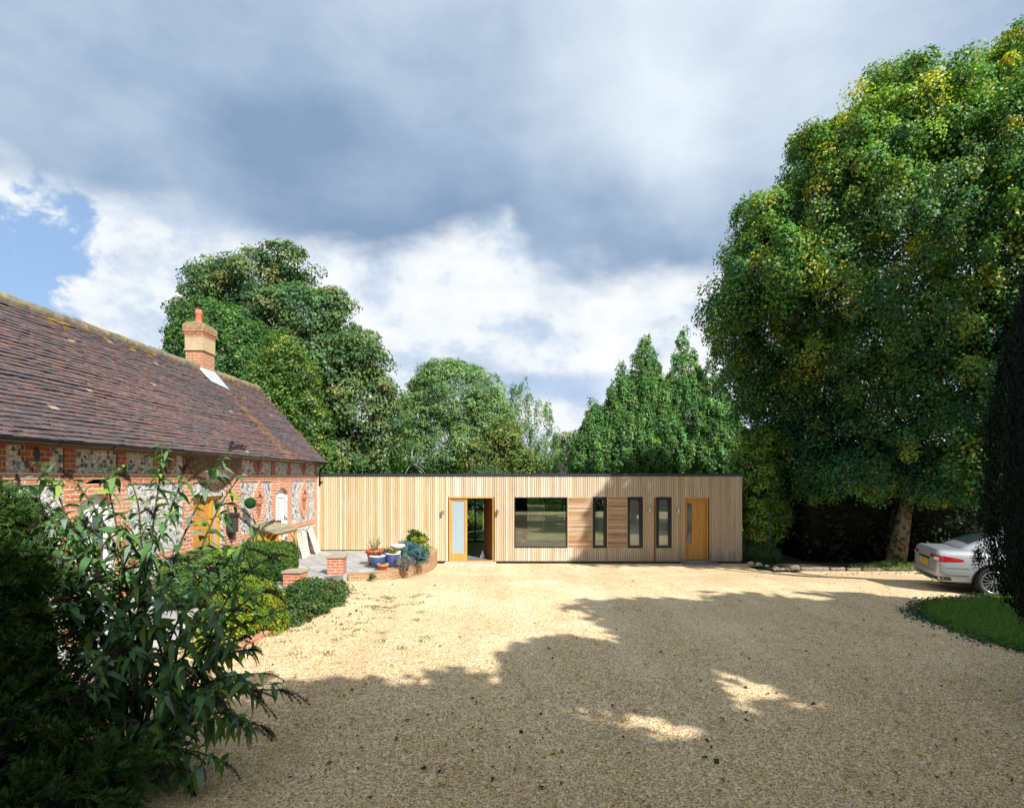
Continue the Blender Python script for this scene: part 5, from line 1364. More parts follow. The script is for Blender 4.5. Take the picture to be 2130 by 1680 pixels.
def patch(bvhs, grid, name, mat, off=.006, parent=car, back=True):
    """grid[j][i] = (origin, direction); drops each point on the nearest surface and lifts it"""
    nj, ni = len(grid), len(grid[0]); vs = []
    for row in grid:
        for (o_, d) in row:
            best = None
            for b in bvhs:
                h = b.ray_cast(Vector(o_), Vector(d).normalized())
                if h[0] is not None and (best is None or h[3] < best[3]): best = h
            p = best[0] if best else Vector(o_) + Vector(d)
            vs.append(p - Vector(d).normalized() * off)
    fs = [(j * ni + i, j * ni + i + 1, (j + 1) * ni + i + 1, (j + 1) * ni + i) for j in range(nj - 1) for i in range(ni - 1)]
    mb = MB(); mb.add(vs, fs, smooth=True); return mb.build(name, M[mat], parent, uv=False)
lin = lambda a, b, n: [a + (b - a) * i / (n - 1) for i in range(n)]
# rear and side glass
rear = patch([hb], [[((x, y * (.545 - .03 * (x + 1.9)), 2.5), (0, 0, -1)) for y in lin(-1, 1, 9)] for x in lin(-1.78, -1.06, 8)], 'rear_window', 'carglass', .006)
for s in (-1, 1):
    rows = []
    for f in lin(0, 1, 6):
        x0_, x1_ = -1.42 + .50 * f, .95 - .55 * f
        rows.append([((x, s * 2, 1.02 + .33 * f), (0, -s, 0)) for x in lin(x0_, x1_, 10)])
    patch([hb], rows, 'side_window', 'carglass', .007)
patch([hb], [[((x, y * .60, 2.5), (0, 0, -1)) for y in lin(-1, 1, 7)] for x in lin(.52, 1.30, 7)], 'windscreen', 'carglass', .007)
# tail lamps wrapping the corners
for s in (-1, 1):
    rows = []
    angs = lin(0, 1, 16)
    for f in (0, .33, .66, 1):
        row = []
        for t_ in angs:
            a = R(2) + R(84) * t_ ** .8
            lo = .735 + .030 * t_ if t_ > .14 else .815; hi = .885 - .075 * max(0, t_ - .30) / .70
            c0 = Vector((-1.95, s * (.42 + .10 * t_), lo + (hi - lo) * f)); d = Vector((math.cos(a), -s * math.sin(a), 0))
            row.append((c0 - d * 1.6, d))
        rows.append(row)
    tl = patch([bb], rows, 'tail_lamp', 'red', .010)
    rows = []
    for f in (0, .5, 1):
        rows.append([((lambda a, c0: (c0 - Vector((math.cos(a), -s * math.sin(a), 0)) * 1.6, Vector((math.cos(a), -s * math.sin(a), 0))))(R(2) + R(84) * t_ ** .8, Vector((-1.95, s * (.42 + .1 * t_), .765 + .075 * f)))) for t_ in lin(.18, .36, 4)])
    patch([bb], rows, 'reversing_lens', 'lens', .013, tl)
# plate recess, plate, chrome bar, number
rx_ = [((-4, y, z), (1, 0, 0)) for y in (0,) for z in (.75,)]
patch([bb], [[((-4, y, z), (1, 0, 0)) for y in lin(-.30, .30, 5)] for z in lin(.55, .735, 3)], 'plate_recess', 'paint', .004)
pl = patch([bb], [[((-4, y, z), (1, 0, 0)) for y in lin(-.26, .26, 5)] for z in lin(.600, .712, 3)], 'number_plate', 'plate', .016)
ftd = bpy.data.curves.new('n', 'FONT'); ftd.body = 'AE10 NCJ'; ftd.size = .098; ftd.align_x = 'CENTER'; ftd.align_y = 'CENTER'; ftd.extrude = .0005
fo = bpy.data.objects.new('n', ftd); COL.objects.link(fo)
me = bpy.data.meshes.new_from_object(fo.evaluated_get(bpy.context.evaluated_depsgraph_get())); bpy.data.objects.remove(fo)
for v in me.vertices:
    x, y = v.co.x, v.co.y; h = bb.ray_cast(Vector((-4, -x, .656 + y)), Vector((1, 0, 0))); v.co = Vector(((h[0].x if h[0] else -2.47) - .0185, -x, .656 + y))
me.materials.clear(); link(me, 'plate_lettering', M['ink'], pl)
patch([bb], [[((-4, y, z), (1, 0, 0)) for y in lin(-.40, .40, 7)] for z in lin(.750, .785, 3)], 'chrome_bar', 'chrome', .014)
# bumper crease, lower apron
def around(z, n=24, wide=78):
    r_ = []
    for t_ in lin(-1, 1, n):
        a = R(wide) * t_; d = Vector((math.cos(a), math.sin(a) * -1, 0)); c0 = Vector((-1.75, .42 * t_, z)); r_.append((c0 - d * 2, d))
    return r_
patch([bb], [around(z) for z in (.450, .470, .478)], 'bumper_crease', 'chrome_soft' if 'chrome_soft' in M else 'paint', .011)
patch([bb], [around(z, wide=44) for z in (.262, .32, .395)], 'rear_apron', 'plastic', .012)
for s in (-1, 1):
    mb = MB(); mb.tube([(-2.20, s * .56, .285), (-2.475, s * .56, .285)], .055, 14); mb.build('exhaust', M['chrome'], car, uv=False)
mb = MB(); mb.box(-2.2, 2.1, -.70, .70, .17, .24); mb.box(-2.28, -1.9, -.62, .62, .20, .33); mb.build('underbody', M['plastic'], car)
# boot shut line and fuel flap
patch([bb], [[((x, y * .64, 2.5), (0, 0, -1)) for y in lin(-1, 1, 8)] for x in (-2.43, -2.36)], 'boot_lip', 'paint', .012)
gap = lambda g: patch([bb], g, 'panel_gap', 'plastic', .004)
for s in (-1, 1): gap([[((-4, s * (.655 + d), z), (1, 0, 0)) for d in (0, .009)] for z in lin(.52, .93, 8)])
gap([[((-4, y, z), (1, 0, 0)) for y in lin(-.66, .66, 9)] for z in (.512, .522)])
for s in (-1, 1): gap([[((x, s * 2, z + d), (0, -s, 0)) for x in lin(-2.3, -1.86, 8)] for z, d in ((.60, 0), (.60, .008))])
# wheels
def wheel(x, y, s):
    w_ = bpy.data.objects.new('wheel', None); COL.objects.link(w_); w_.parent = car; w_.location = (x, y, .335); w_.empty_display_size = .1
    Rx = Matrix.Rotation(R(90) * s, 4, 'X')
    mb = MB(); mb.lathe([(.22, -.10), (.30, -.115), (.330, -.095), (.335, -.03), (.335, .05), (.325, .095), (.29, .112), (.245, .105), (.24, .06)], 36, M=Rx); mb.build('tyre', M['rubber'], w_, uv=False)
    mb = MB(); mb.lathe([(.235, -.08), (.24, .06), (.247, .108), (.235, .112), (.226, .10), (.222, .02), (.05, .0), (.03, .0)], 36, M=Rx)
    for k in range(15):
        a = 2 * math.pi * k / 15; ca, sa = math.cos(a), math.sin(a); q = []
        for r_, hw, z in ((.04, .012, .085), (.23, .008, .098)):
            for e_ in (-1, 1):
                for dz_ in (0, -.02): q.append(Rx @ Vector((r_ * ca - e_ * hw * sa, r_ * sa + e_ * hw * ca, z + dz_)))
        mb.add(q, [(0, 2, 6, 4), (0, 4, 5, 1), (2, 3, 7, 6)])
    mb.lathe([(.055, .07), (.055, .095), (.035, .103), (.005, .104)], 16, M=Rx); mb.build('rim', M['alloy'], w_, uv=False)
    mb = MB(); mb.lathe([(.221, .012), (.02, .012)], 24, M=Rx); mb.build('brake_disc', M['plastic'], w_, uv=False)
for x in (-1.42, 1.45):
    for s in (-1, 1):
        wheel(x, s * .835, 1 if s < 0 else -1)
        mb = MB(); n_ = 26; vs = []
        for k in range(n_):
            a = R(-14) + R(208) * k / (n_ - 1)
            for r_ in (.375, .405):
                h = bb.ray_cast(Vector((x + r_ * math.cos(a), s * 2, .335 + r_ * math.sin(a))), Vector((0, -s, 0)))
                p = h[0] if h[0] else Vector((x + r_ * math.cos(a), s * .88, .335 + r_ * math.sin(a))); vs.append(p + Vector((0, s * .006, 0)))
        mb.add(vs, [(2 * k, 2 * k + 1, 2 * k + 3, 2 * k + 2) for k in range(n_ - 1)]); mb.build('wheel_arch', M['plastic'], car, uv=False)
# ------------------------------------------------------------------ trees
MAPLE = [(.06, .145, .027), (.085, .175, .03), (.045, .115, .03), (.11, .20, .032), (.05, .13, .035)]
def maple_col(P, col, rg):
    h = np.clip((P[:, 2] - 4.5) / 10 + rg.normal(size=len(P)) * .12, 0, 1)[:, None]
    c = col * (1 - h) * np.array([.55, .80, 1.25]) + col * h * np.array([1.5, 1.3, .9])  # sunlight on high leaves and shade on low ones put into the colour
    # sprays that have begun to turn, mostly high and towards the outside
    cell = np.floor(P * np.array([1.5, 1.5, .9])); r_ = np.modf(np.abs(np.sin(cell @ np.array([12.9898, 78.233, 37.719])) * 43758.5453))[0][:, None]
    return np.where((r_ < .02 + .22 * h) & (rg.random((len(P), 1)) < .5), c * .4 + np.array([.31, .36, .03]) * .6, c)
Ym = 18.6
mp = lambda px, py, rx, rz, d, dy=0: EP(px, py, Ym + dy, rx, rz, d)
tree('maple_tree', 'huge rounded maple turning yellow, standing over the end of the drive', 'tree', (12.35, Ym - .1, .02), 13.0, .215,
     [mp(1840, 560, 250, 300, 3.9), mp(1680, 560, 130, 150, 3.0, .8), mp(1610, 690, 108, 128, 2.3, 2.2), mp(1590, 580, 72, 80, 2.2, -.5), mp(1995, 425, 165, 178, 4.3), mp(1840, 335, 96, 122, 3.0), mp(2070, 260, 95, 125, 3.2), mp(1730, 420, 88, 110, 2.8), mp(2040, 560, 180, 220, 4.6),
      mp(1760, 790, 205, 128, 2.2, 2.5), mp(1650, 830, 108, 103, 1.8, 2.8), mp(1930, 830, 170, 130, 4.0), mp(1970, 955, 100, 66, 2.4, -.8), mp(1720, 930, 108, 74, 1.8, 2.4), mp(2110, 700, 150, 180, 3.8), mp(1785, 985, 84, 40, 1.6, .4), mp(1935, 995, 84, 34, 1.7, -.3), mp(1665, 985, 60, 44, 1.5, 1.8), mp(2085, 170, 48, 60, 1.6), mp(1835, 215, 42, 45, 1.4), mp(1515, 640, 34, 48, 1.2), mp(1545, 760, 50, 80, 1.4, 2.4), mp(1690, 330, 34, 40, 1.3), mp(1570, 470, 36, 46, 1.4)],
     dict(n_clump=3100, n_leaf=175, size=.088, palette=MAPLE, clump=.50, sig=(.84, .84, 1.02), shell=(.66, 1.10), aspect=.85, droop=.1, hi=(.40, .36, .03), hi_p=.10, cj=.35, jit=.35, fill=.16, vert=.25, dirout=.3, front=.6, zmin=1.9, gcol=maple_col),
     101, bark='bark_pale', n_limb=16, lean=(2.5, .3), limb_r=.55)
# big horse chestnut behind the barn
Yc = 31.0
cp = lambda px, py, rx, rz, d, dy=0: EP(px, py, Yc + dy, rx, rz, d)
CH = [(.065, .135, .043), (.10, .165, .05), (.05, .11, .042), (.125, .17, .05)]
tree('chestnut_tree', 'tall broad chestnut with lobed crown and browning leaves behind the barn roof', 'tree', (-11.6, Yc, 0), 13.5, .45,
     [cp(545, 600, 66, 56, 2.4), cp(600, 555, 38, 34, 1.5, -.3), cp(480, 615, 50, 46, 2.0), cp(425, 640, 34, 42, 1.7, -.4), cp(610, 680, 105, 66, 3.2), cp(692, 655, 38, 46, 1.8), cp(500, 705, 100, 66, 2.8), cp(660, 775, 112, 78, 3.4), cp(748, 752, 46, 46, 2.2, -.6), cp(745, 855, 84, 86, 3.0), cp(620, 865, 115, 88, 3.2), cp(792, 905, 42, 76, 2.2), cp(700, 955, 115, 60, 3.0), cp(560, 790, 88, 78, 2.8), cp(638, 575, 16, 20, .8), cp(440, 580, 22, 22, 1.0)],
     dict(n_clump=1250, n_leaf=110, size=.175, palette=CH, clump=.66, shell=(.72, 1.03), aspect=.55, droop=.45, hi=(.18, .16, .04), hi_p=.05, cj=.25, fill=.08, dirout=.3, front=.7, sig=(1, 1, .65)),
     102, n_limb=14)
# darker evergreen close behind the chimney and bright bush below it
YH = 25.5
hp = lambda px, py, rx, rz, d, dy=0: EP(px, py, YH + dy, rx, rz, d)
tree('holly_tree', 'dense dark green tree rising directly behind the brick chimney', 'tree', (-13.0, YH, 0), 7.5, .22,
     [hp(470, 760, 100, 105, 2.0), hp(398, 745, 36, 70, 1.2), hp(540, 780, 70, 90, 1.6), hp(430, 690, 60, 55, 1.3), hp(500, 870, 110, 110, 2.0), hp(372, 800, 30, 60, 1.2)],
     dict(n_clump=560, n_leaf=66, size=.14, palette=[(.055, .13, .03), (.08, .16, .035), (.045, .105, .027)], clump=.40, shell=(.8, 1.06), aspect=.5, sig=(.8, .8, 1.2), vert=.25, droop=.1, fill=.08, front=.7, dirout=.4), 103, 'leaf_gloss')
YG = 23.0
gp = lambda px, py, rx, rz, d, dy=0: EP(px, py, YG + dy, rx, rz, d)
tree('lime_tree', 'bright yellow-green small tree beside the barn gable', 'tree', (-9.0, YG, 0), 5.2, .13,
     [gp(570, 850, 60, 110, 1.1), gp(615, 800, 42, 70, .9), gp(640, 900, 40, 75, .9), gp(590, 740, 34, 50, .7), gp(650, 965, 40, 50, .9), gp(560, 930, 70, 80, 1.0)],
     dict(n_clump=480, n_leaf=40, size=.13, palette=[(.07, .135, .018), (.095, .16, .02), (.055, .11, .02)], clump=.34, shell=(.8, 1.06), aspect=.6, hi=(.24, .26, .02), hi_p=.06, vert=.15, fill=.08, front=.6, dirout=.3), 104)
# pale willows beyond the timber building
YW = 37.0
wp = lambda px, py, rx, rz, d, dy=0: EP(px, py, YW + dy, rx, rz, d)
WIL = [(.12, .21, .07), (.15, .245, .085), (.095, .175, .058), (.18, .265, .10)]
tree('willow_tree', 'pale silvery green round willow beyond the timber building roof', 'tree', (-3.6, YW, 0), 7.2, .28,
     [wp(950, 840, 95, 75, 2.8), wp(900, 870, 60, 70, 2.2), wp(1010, 880, 52, 65, 2.0), wp(940, 930, 110, 75, 2.8), wp(870, 940, 50, 60, 1.8), wp(935, 800, 60, 40, 1.8)],
     dict(n_clump=820, n_leaf=80, size=.20, palette=WIL, clump=.55, shell=(.74, 1.05), aspect=.32, sig=(1.1, 1.1, .8), vert=.25, droop=-.1, fill=.08, dirout=.8, front=.7), 105, 'soft')
YA = 39.0
ap = lambda px, py, rx, rz, d, dy=0: EP(px, py, YA + dy, rx, rz, d)
tree('poplar_tree', 'thin feathery tree with open upright twigs between the willow and the sky gap', 'tree', (1.4, YA, 0), 6.0, .12,
     [ap(1085, 860, 30, 62, 1.0), ap(1125, 900, 32, 55, 1.2), ap(1075, 940, 60, 50, 1.5), ap(1145, 955, 26, 40, 1.0), ap(1060, 885, 30, 45, 1.0)],
     dict(n_clump=300, n_leaf=34, size=.20, palette=[(.13, .22, .08), (.16, .25, .09), (.10, .18, .06)], clump=.42, sig=(.5, .5, 1.5), shell=(.6, 1.1), aspect=.26, vert=.6, droop=-.3, fill=.12, dirout=.5, front=.5), 106, 'soft', n_limb=14)
shrub('yellowing_bush', 'yellow-tinged bush in front of the pale willow', 'bush', [EP(1050, 920, 34.5, 34, 44, 1.1), EP(1020, 960, 50, 34, 40, 1.4)[:1] + EP(1025, 960, 34.5, 50, 40, 1.4)[1:], EP(1085, 965, 34.5, 40, 34, 1.2)],
      dict(n_clump=260, n_leaf=36, size=.17, palette=[(.15, .22, .055), (.20, .25, .05), (.12, .19, .05)], clump=.4, aspect=.4, hi=(.24, .22, .03), hi_p=.08, vert=.3, fill=.1, front=.5), 107, 'soft', core=.6, base=(-.3, 34.5, 0))
shrub('spiky_plant', 'pale sword-leaved plant showing above the roof edge', 'plant', [EP(862, 968, 27.5, 16, 20, .4)], dict(n_clump=9, n_leaf=12, size=.65, palette=[(.30, .36, .27), (.22, .29, .2)], clump=.12, shell=(.0, .4), aspect=.10, vert=.5, droop=-.2, dirout=1.2, fill=0), 108, core=0, base=(-4.5, 27.5, 0))
tree('distant_tree', 'small hazy far-off tree in the gap of sky', 'tree', (7.2, 72, .7), 6, .2, [EP(1180, 935, 72, 26, 30, 1.8), EP(1195, 955, 72, 34, 26, 2.0), EP(1165, 965, 72, 28, 22, 1.8), EP(1215, 965, 72, 26, 22, 1.8)],
     dict(n_clump=260, n_leaf=30, size=.32, palette=[(.11, .15, .07), (.15, .17, .07)], clump=.8, aspect=.6, fill=.1, front=.5), 109)
# dense upright hornbeams right of the gap
YS = 33.0
def hornbeam(top_px, top_py, wpx, label, seed, Y=YS, n=560, base_py=990):
    h = base_py - top_py; E_ = []
    for f, wf in ((.045, .09), (.12, .22), (.24, .42), (.42, .68), (.62, .92), (.84, 1.05)):
        E_.append(EP(top_px + (seed % 3 - 1) * 4 * f, top_py + h * f, Y, wpx * wf, h * .17, wpx * wf * Y / 1200 * .9))
    b = PX(top_px, 993, Y); 
    tree('hornbeam_tree', label, 'tree', (b.x, Y, 0), b.z + (993 - top_py) * Y / 1200 * .8, .2, E_,
         dict(n_clump=int(n * 1.0), n_leaf=56, size=.16, palette=[(.08, .185, .05), (.105, .22, .06), (.065, .15, .042), (.13, .23, .06)], clump=.32, sig=(.6, .6, 1.5), shell=(.80, 1.08), aspect=.45, vert=.45, droop=-.1, fill=.06, front=.7, dirout=.5, inside=.85, hi=(.16, .20, .04), hi_p=.05), seed, group='dense upright trees behind the timber building')
hornbeam(1342, 726, 80, 'tallest narrow tree just right of the sky gap', 111, n=760)
hornbeam(1420, 726, 80, 'tall narrow tree half behind the edge of the maple', 112, Y=33.4, n=760)
hornbeam(1290, 790, 66, 'medium pointed tree left of the two tall narrow trees', 113, Y=32.5, n=600)
hornbeam(1236, 858, 46, 'lowest leaning tree at the edge of the sky gap', 114, Y=32.0, n=420)
hornbeam(1482, 780, 66, 'upright tree showing under the left flank of the maple', 115, Y=32.5)
# bright laurel beside the timber building's end and the dark hedge under the maple
YL = 20.15
shrub('laurel_bush', 'bright green laurel growing past the end of the timber building', 'bush', [EP(1570, 1010, YL, 30, 70, .7), EP(1590, 940, YL + .4, 40, 50, .8), EP(1565, 1090, YL, 26, 40, .6), EP(1562, 945, YL + .5, 34, 46, .8), EP(1600, 1070, YL + .4, 30, 60, .7)],
      dict(n_clump=520, n_leaf=34, size=.13, palette=[(.17, .33, .045), (.19, .34, .04), (.06, .13, .02)], clump=.26, shell=(.8, 1.06), aspect=.45, hi=(.35, .22, .02), hi_p=.03, droop=.3, fill=.08, front=.6, dirout=.4), 121, 'leaf_gloss', core=.7, base=(8.6, YL, 0))
shrub('grass_clump', 'tall rough grass at the foot of the laurel', 'grass', [EP(1572, 1150, 19.9, 24, 22, .5), EP(1592, 1158, 19.6, 22, 16, .5)], dict(n_clump=130, n_leaf=26, size=.22, palette=[(.10, .19, .06), (.07, .14, .04)], clump=.2, aspect=.06, vert=1.2, droop=-.5, fill=.05), 122, core=0, stem=False, base=(8.6, 19.75, 0))
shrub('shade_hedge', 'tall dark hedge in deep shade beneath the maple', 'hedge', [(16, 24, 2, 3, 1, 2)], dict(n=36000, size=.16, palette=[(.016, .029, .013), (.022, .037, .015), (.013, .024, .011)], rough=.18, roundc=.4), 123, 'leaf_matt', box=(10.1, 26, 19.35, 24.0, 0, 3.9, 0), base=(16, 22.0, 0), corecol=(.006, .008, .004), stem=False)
shrub('grass_clump', 'sunlit grass round the foot of the maple trunk', 'grass', [EP(1850, 1182, 17.95, 60, 8, .35), EP(1800, 1184, 17.95, 30, 6, .25)], dict(n_clump=150, n_leaf=26, size=.10, palette=[(.12, .20, .03), (.16, .22, .04)], clump=.12, aspect=.08, vert=1.2, droop=-.5, fill=.05), 124, core=0, stem=False, base=(11.9, 17.95, 0))
# ivy on the maple trunk
rg = np.random.default_rng(9); n = 900; f = rg.random(n); a = rg.uniform(0, 6.28, n); rr = .22 * (1.22 - .35 * f)
P = np.c_[12.35 + .62 * f + rr * np.cos(a), Ym - .1 + rr * np.sin(a), .3 + 3.2 * f ** .8]; keep = np.sin(f * 9 + a * 2) + rg.normal(size=n) * .5 > .2; P = P[keep]; n = len(P)
N = unit(np.c_[np.cos(a[keep]), np.sin(a[keep]), np.full(n, .3)] + rg.normal(size=(n, 3)) * .4); D = unit(np.cross(N, rg.normal(size=(n, 3))))
V, Q = leaf_cards(P, N, D, rg.uniform(.06, .11, n), rg.uniform(.05, .10, n)); tag(quads_mesh('ivy', V, Q, np.array([(.04, .07, .022)]) * rg.uniform(.5, 1.6, (n, 1)), M['leaf']), 'ivy climbing the pale trunk of the maple', 'ivy')
# garden seen through the windows
tree('garden_tree', 'small pale-stemmed garden tree seen through the picture window', 'tree', (1.75, 30, 0), 1.6, .05, [(1.9, 30, 1.75, 1.0, .8, .55), (1.2, 30.2, 1.5, .6, .6, .4), (2.6, 29.8, 1.6, .6, .6, .4)],
     dict(n_clump=130, n_leaf=30, size=.10, palette=[(.10, .19, .03), (.14, .22, .04)], clump=.25, aspect=.4, droop=.4, fill=.1), 131, bark='birch', n_limb=8)
shrub('garden_bush', 'green bush beyond the garden doors seen through the entrance', 'bush', [(-1.75, 27.8, .55, .7, .6, .6), (-1.1, 28.1, .5, .6, .5, .5), (-2.4, 28.4, .6, .7, .5, .6)], dict(n_clump=200, n_leaf=30, size=.09, palette=[(.09, .17, .02), (.12, .22, .03), (.2, .24, .03)], clump=.2, aspect=.5, fill=.08), 132, core=.7)
tree('garden_tree', 'dark-trunked garden tree seen through the open entrance', 'tree', (-1.9, 29.5, 0), 4.0, .12, [(-2.2, 29.5, 2.3, 1.4, 1, .7), (-1.2, 29.7, 2.6, 1.2, 1, .8)],
     dict(n_clump=150, n_leaf=30, size=.11, palette=[(.05, .10, .03), (.07, .13, .04)], clump=.3, aspect=.5, droop=.5, fill=.1), 133)
shrub('boundary_or_added_hedge', 'long dark boundary hedge at the far side of the garden', 'hedge', [(4, 47, 1, 3, 1, 2)], dict(n=26000, size=.28, palette=[(.04, .075, .025), (.055, .095, .03), (.07, .10, .035)], rough=.35, roundc=.6), 134, box=(-22, 30, 46, 49, 0, 4.2, 0), base=(4, 47.5, 0), corecol=(.01, .015, .006), stem=False)

# ------------------------------------------------------------------ dark yew at the edge of the lawn
rg = np.random.default_rng(51); n = 95000
ybx, yby, yb0 = 6.95, 6.3, .30
yz, yr = [], []
for px, py in [(2136, 1300), (2084, 1240), (2056, 1180), (2042, 1060), (2048, 900), (2066, 800), (2090, 700), (2128, 570)]:
    th = math.atan((px - 1060) / 1200); r_ = ybx * math.cos(th) - yby * math.sin(th); Yt = yby + r_ * math.sin(th)
    yz.append(CAM_Z + (993 - py) * Yt / 1200 - yb0); yr.append(r_ - .05)
yprof_z = np.array([yz[0] - .22] + yz + [yz[-1] + .7, yz[-1] + 1.25]); yprof_r = np.array([yr[0] * .4] + yr + [yr[-1] * .55, .03])
f = rg.uniform(yprof_z[0], yprof_z[-1], n); a = rg.uniform(0, 2 * math.pi, n); r_ = np.interp(f, yprof_z, yprof_r)
flute = 1 + .035 * np.sin(a * 17 + f * .6) + .03 * np.sin(a * 7 + f * 1.3) + rg.normal(size=n) * .03
rr = r_ * flute - np.abs(rg.normal(size=n)) * .05
P = np.c_[rr * np.cos(a), rr * np.sin(a), f]
O = np.c_[np.cos(a), np.sin(a), np.full(n, .15)]
N = unit(O * .8 + rg.normal(size=(n, 3)) * .55); D = unit(np.c_[np.cos(a) * .35, np.sin(a) * .35, np.full(n, 1.1)] + rg.normal(size=(n, 3)) * .28)
V, Q = leaf_cards(P, N, D, rg.uniform(.035, .085, n), rg.uniform(.012, .022, n))
col = np.array([(.012, .024, .015), (.016, .031, .019), (.010, .019, .012)])[rg.integers(0, 3, n)] * rg.uniform(.7, 1.3, (n, 1))
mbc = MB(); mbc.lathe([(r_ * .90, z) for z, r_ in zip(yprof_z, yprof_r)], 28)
yew = thing('yew_tree', 'dark clipped yew overhanging the lawn and partly hiding the silver car', 'tree', (ybx, yby, yb0))
V0, Q0, col0 = V, Q, col
n = 320; Ps = PX(2036, 1158, 6.8); g = rg.normal(size=(n, 3)) * np.array([.026, .03, .07]); P = np.array(Ps) + g - np.array([ybx, yby, yb0]); N = unit(rg.normal(size=(n, 3))); D = unit(rg.normal(size=(n, 3)) + [-.4, 0, .5]); D = unit(D - N * (D * N).sum(1, keepdims=True))
V, Q = leaf_cards(P, N, D, rg.uniform(.025, .055, n), rg.uniform(.008, .014, n)); V = np.concatenate([V0, V]); Q = np.concatenate([Q0, Q + len(V0)]); col = np.concatenate([col0, np.array([(.02, .04, .022)]) * rg.uniform(.7, 1.3, (n, 1))])
quads_mesh('crown', V, Q, col, M['leaf_matt'], yew, [(np.array(mbc.v), np.array([q for q in mbc.f if len(q) == 4]), (.008, .012, .008))])
mb = MB(); mb.tube([(0, 0, -.1), (.02, 0, .5), (0, 0, 2)], [.20, .16, .10], 10); mb.build('trunk', M['bark'], yew, uv=False)
# ------------------------------------------------------------------ feathery dark conifer at the near corner
rg = np.random.default_rng(61)
E_ = [EP(-30, 1400, 4.55, 125, 280, .8), EP(-60, 1150, 4.7, 76, 120, .55), EP(-10, 1260, 4.6, 66, 110, .5), EP(20, 1550, 4.3, 140, 160, .7), EP(-100, 1200, 4.9, 110, 200, .8), EP(-45, 1060, 4.9, 30, 46, .3), EP(150, 1650, 4.0, 110, 70, .5)]
C0, O0 = sample_ells(rg, E_, 5200, (.82, 1.04), .6, .80)
k = np.repeat(np.arange(len(C0)), 34); n = len(k)
fdir = unit(O0 + rg.normal(size=O0.shape) * .45 + np.array([.1, 0, -.05]))
side = unit(np.cross(fdir, rg.normal(size=fdir.shape)))
t_ = rg.random(n); sgn = np.where(rg.random(n) < .5, -1, 1)
LF = rg.uniform(.14, .28, len(C0))
P = C0[k] + fdir[k] * (LF[k] * t_)[:, None] - np.array([0, 0, 1]) * (LF[k] * .35 * t_ ** 2)[:, None]
D = unit(fdir[k] * .8 + side[k] * sgn[:, None] * .8 + rg.normal(size=(n, 3)) * .15); N = unit(np.cross(fdir[k], side[k]) + rg.normal(size=(n, 3)) * .35); N = unit(N - D * (N * D).sum(1, keepdims=True))
L = LF[k] * .30 * (1.15 - t_ * .7) * rg.uniform(.7, 1.2, n); V, Q = leaf_cards(P, N, D, L, L * .24)
pal = np.array([(.042, .092, .02), (.06, .12, .025), (.032, .07, .018), (.08, .13, .027)]); col = pal[rg.integers(0, 4, len(C0))][k] * rg.uniform(.75, 1.25, (n, 1))
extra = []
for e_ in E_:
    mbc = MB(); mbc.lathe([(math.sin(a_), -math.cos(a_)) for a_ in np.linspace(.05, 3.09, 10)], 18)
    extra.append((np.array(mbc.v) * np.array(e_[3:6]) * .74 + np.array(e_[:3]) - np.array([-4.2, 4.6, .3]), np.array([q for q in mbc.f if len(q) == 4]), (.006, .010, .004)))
root = thing('cypress_bush', 'dark feathery cypress filling the near corner beside the buddleia', 'conifer', (-4.2, 4.6, .3))
quads_mesh('foliage', V - np.array([-4.2, 4.6, .3]), Q, col, M['leaf_matt'], root, extra)
mb = MB(); mb.tube([(0, 0, -.1), (.05, .05, 1), (0, .1, 1.6)], [.09, .07, .04], 8); mb.build('trunk', M['bark'], root, uv=False)

# ------------------------------------------------------------------ buddleia
rnd = random.Random(71); rg = np.random.default_rng(71)
BB = Vector((-3.35, 5.25, .28))
bud = thing('buddleia_bush', 'tall buddleia with long grey-green leaves and dark dead flower spikes', 'bush', BB)
tips = [(335, 918, 5.6), (478, 935, 5.7), (505, 985, 5.7), (545, 1100, 5.4), (560, 1160, 5.6), (550, 1230, 5.3), (590, 1270, 5.4), (555, 1400, 5.0), (520, 1440, 4.9), (585, 1435, 5.0), (545, 1510, 4.8), (500, 1500, 4.8), (470, 1590, 4.7), (395, 1635, 4.7), (80, 960, 5.9), (150, 995, 5.7), (215, 970, 5.9), (40, 1010, 5.5), (270, 1000, 5.3), (250, 1090, 5.0), (320, 1080, 5.1), (170, 1120, 4.9), (430, 1190, 5.0), (360, 1200, 4.7), (480, 1270, 4.8), (300, 1260, 4.8), (240, 1330, 4.8), (350, 1450, 4.6), (450, 1450, 4.7), (290, 1540, 4.5), (200, 1450, 4.6), (330, 1590, 4.5), (250, 1620, 4.2), (520, 1350, 5.0), (380, 985, 5.5), (130, 1060, 5.5), (240, 1150, 5.2), (110, 1180, 5.2), (160, 1280, 5.0), (500, 1330, 5.1), (90, 1150, 4.9), (130, 1250, 4.7), (170, 1350, 4.5), (100, 1080, 5.1), (200, 1400, 4.5), (230, 1270, 4.8), (180, 1100, 5.2), (60, 1050, 5.3), (270, 1350, 4.6), (140, 1440, 4.4), (370, 1390, 4.7), (300, 1160, 5.3), (210, 1210, 5.0), (500, 1190, 5.6)]
mbS = MB(); LP, LN, LD, LL, LW, LC = [], [], [], [], [], []
FPt, FDir = [], []
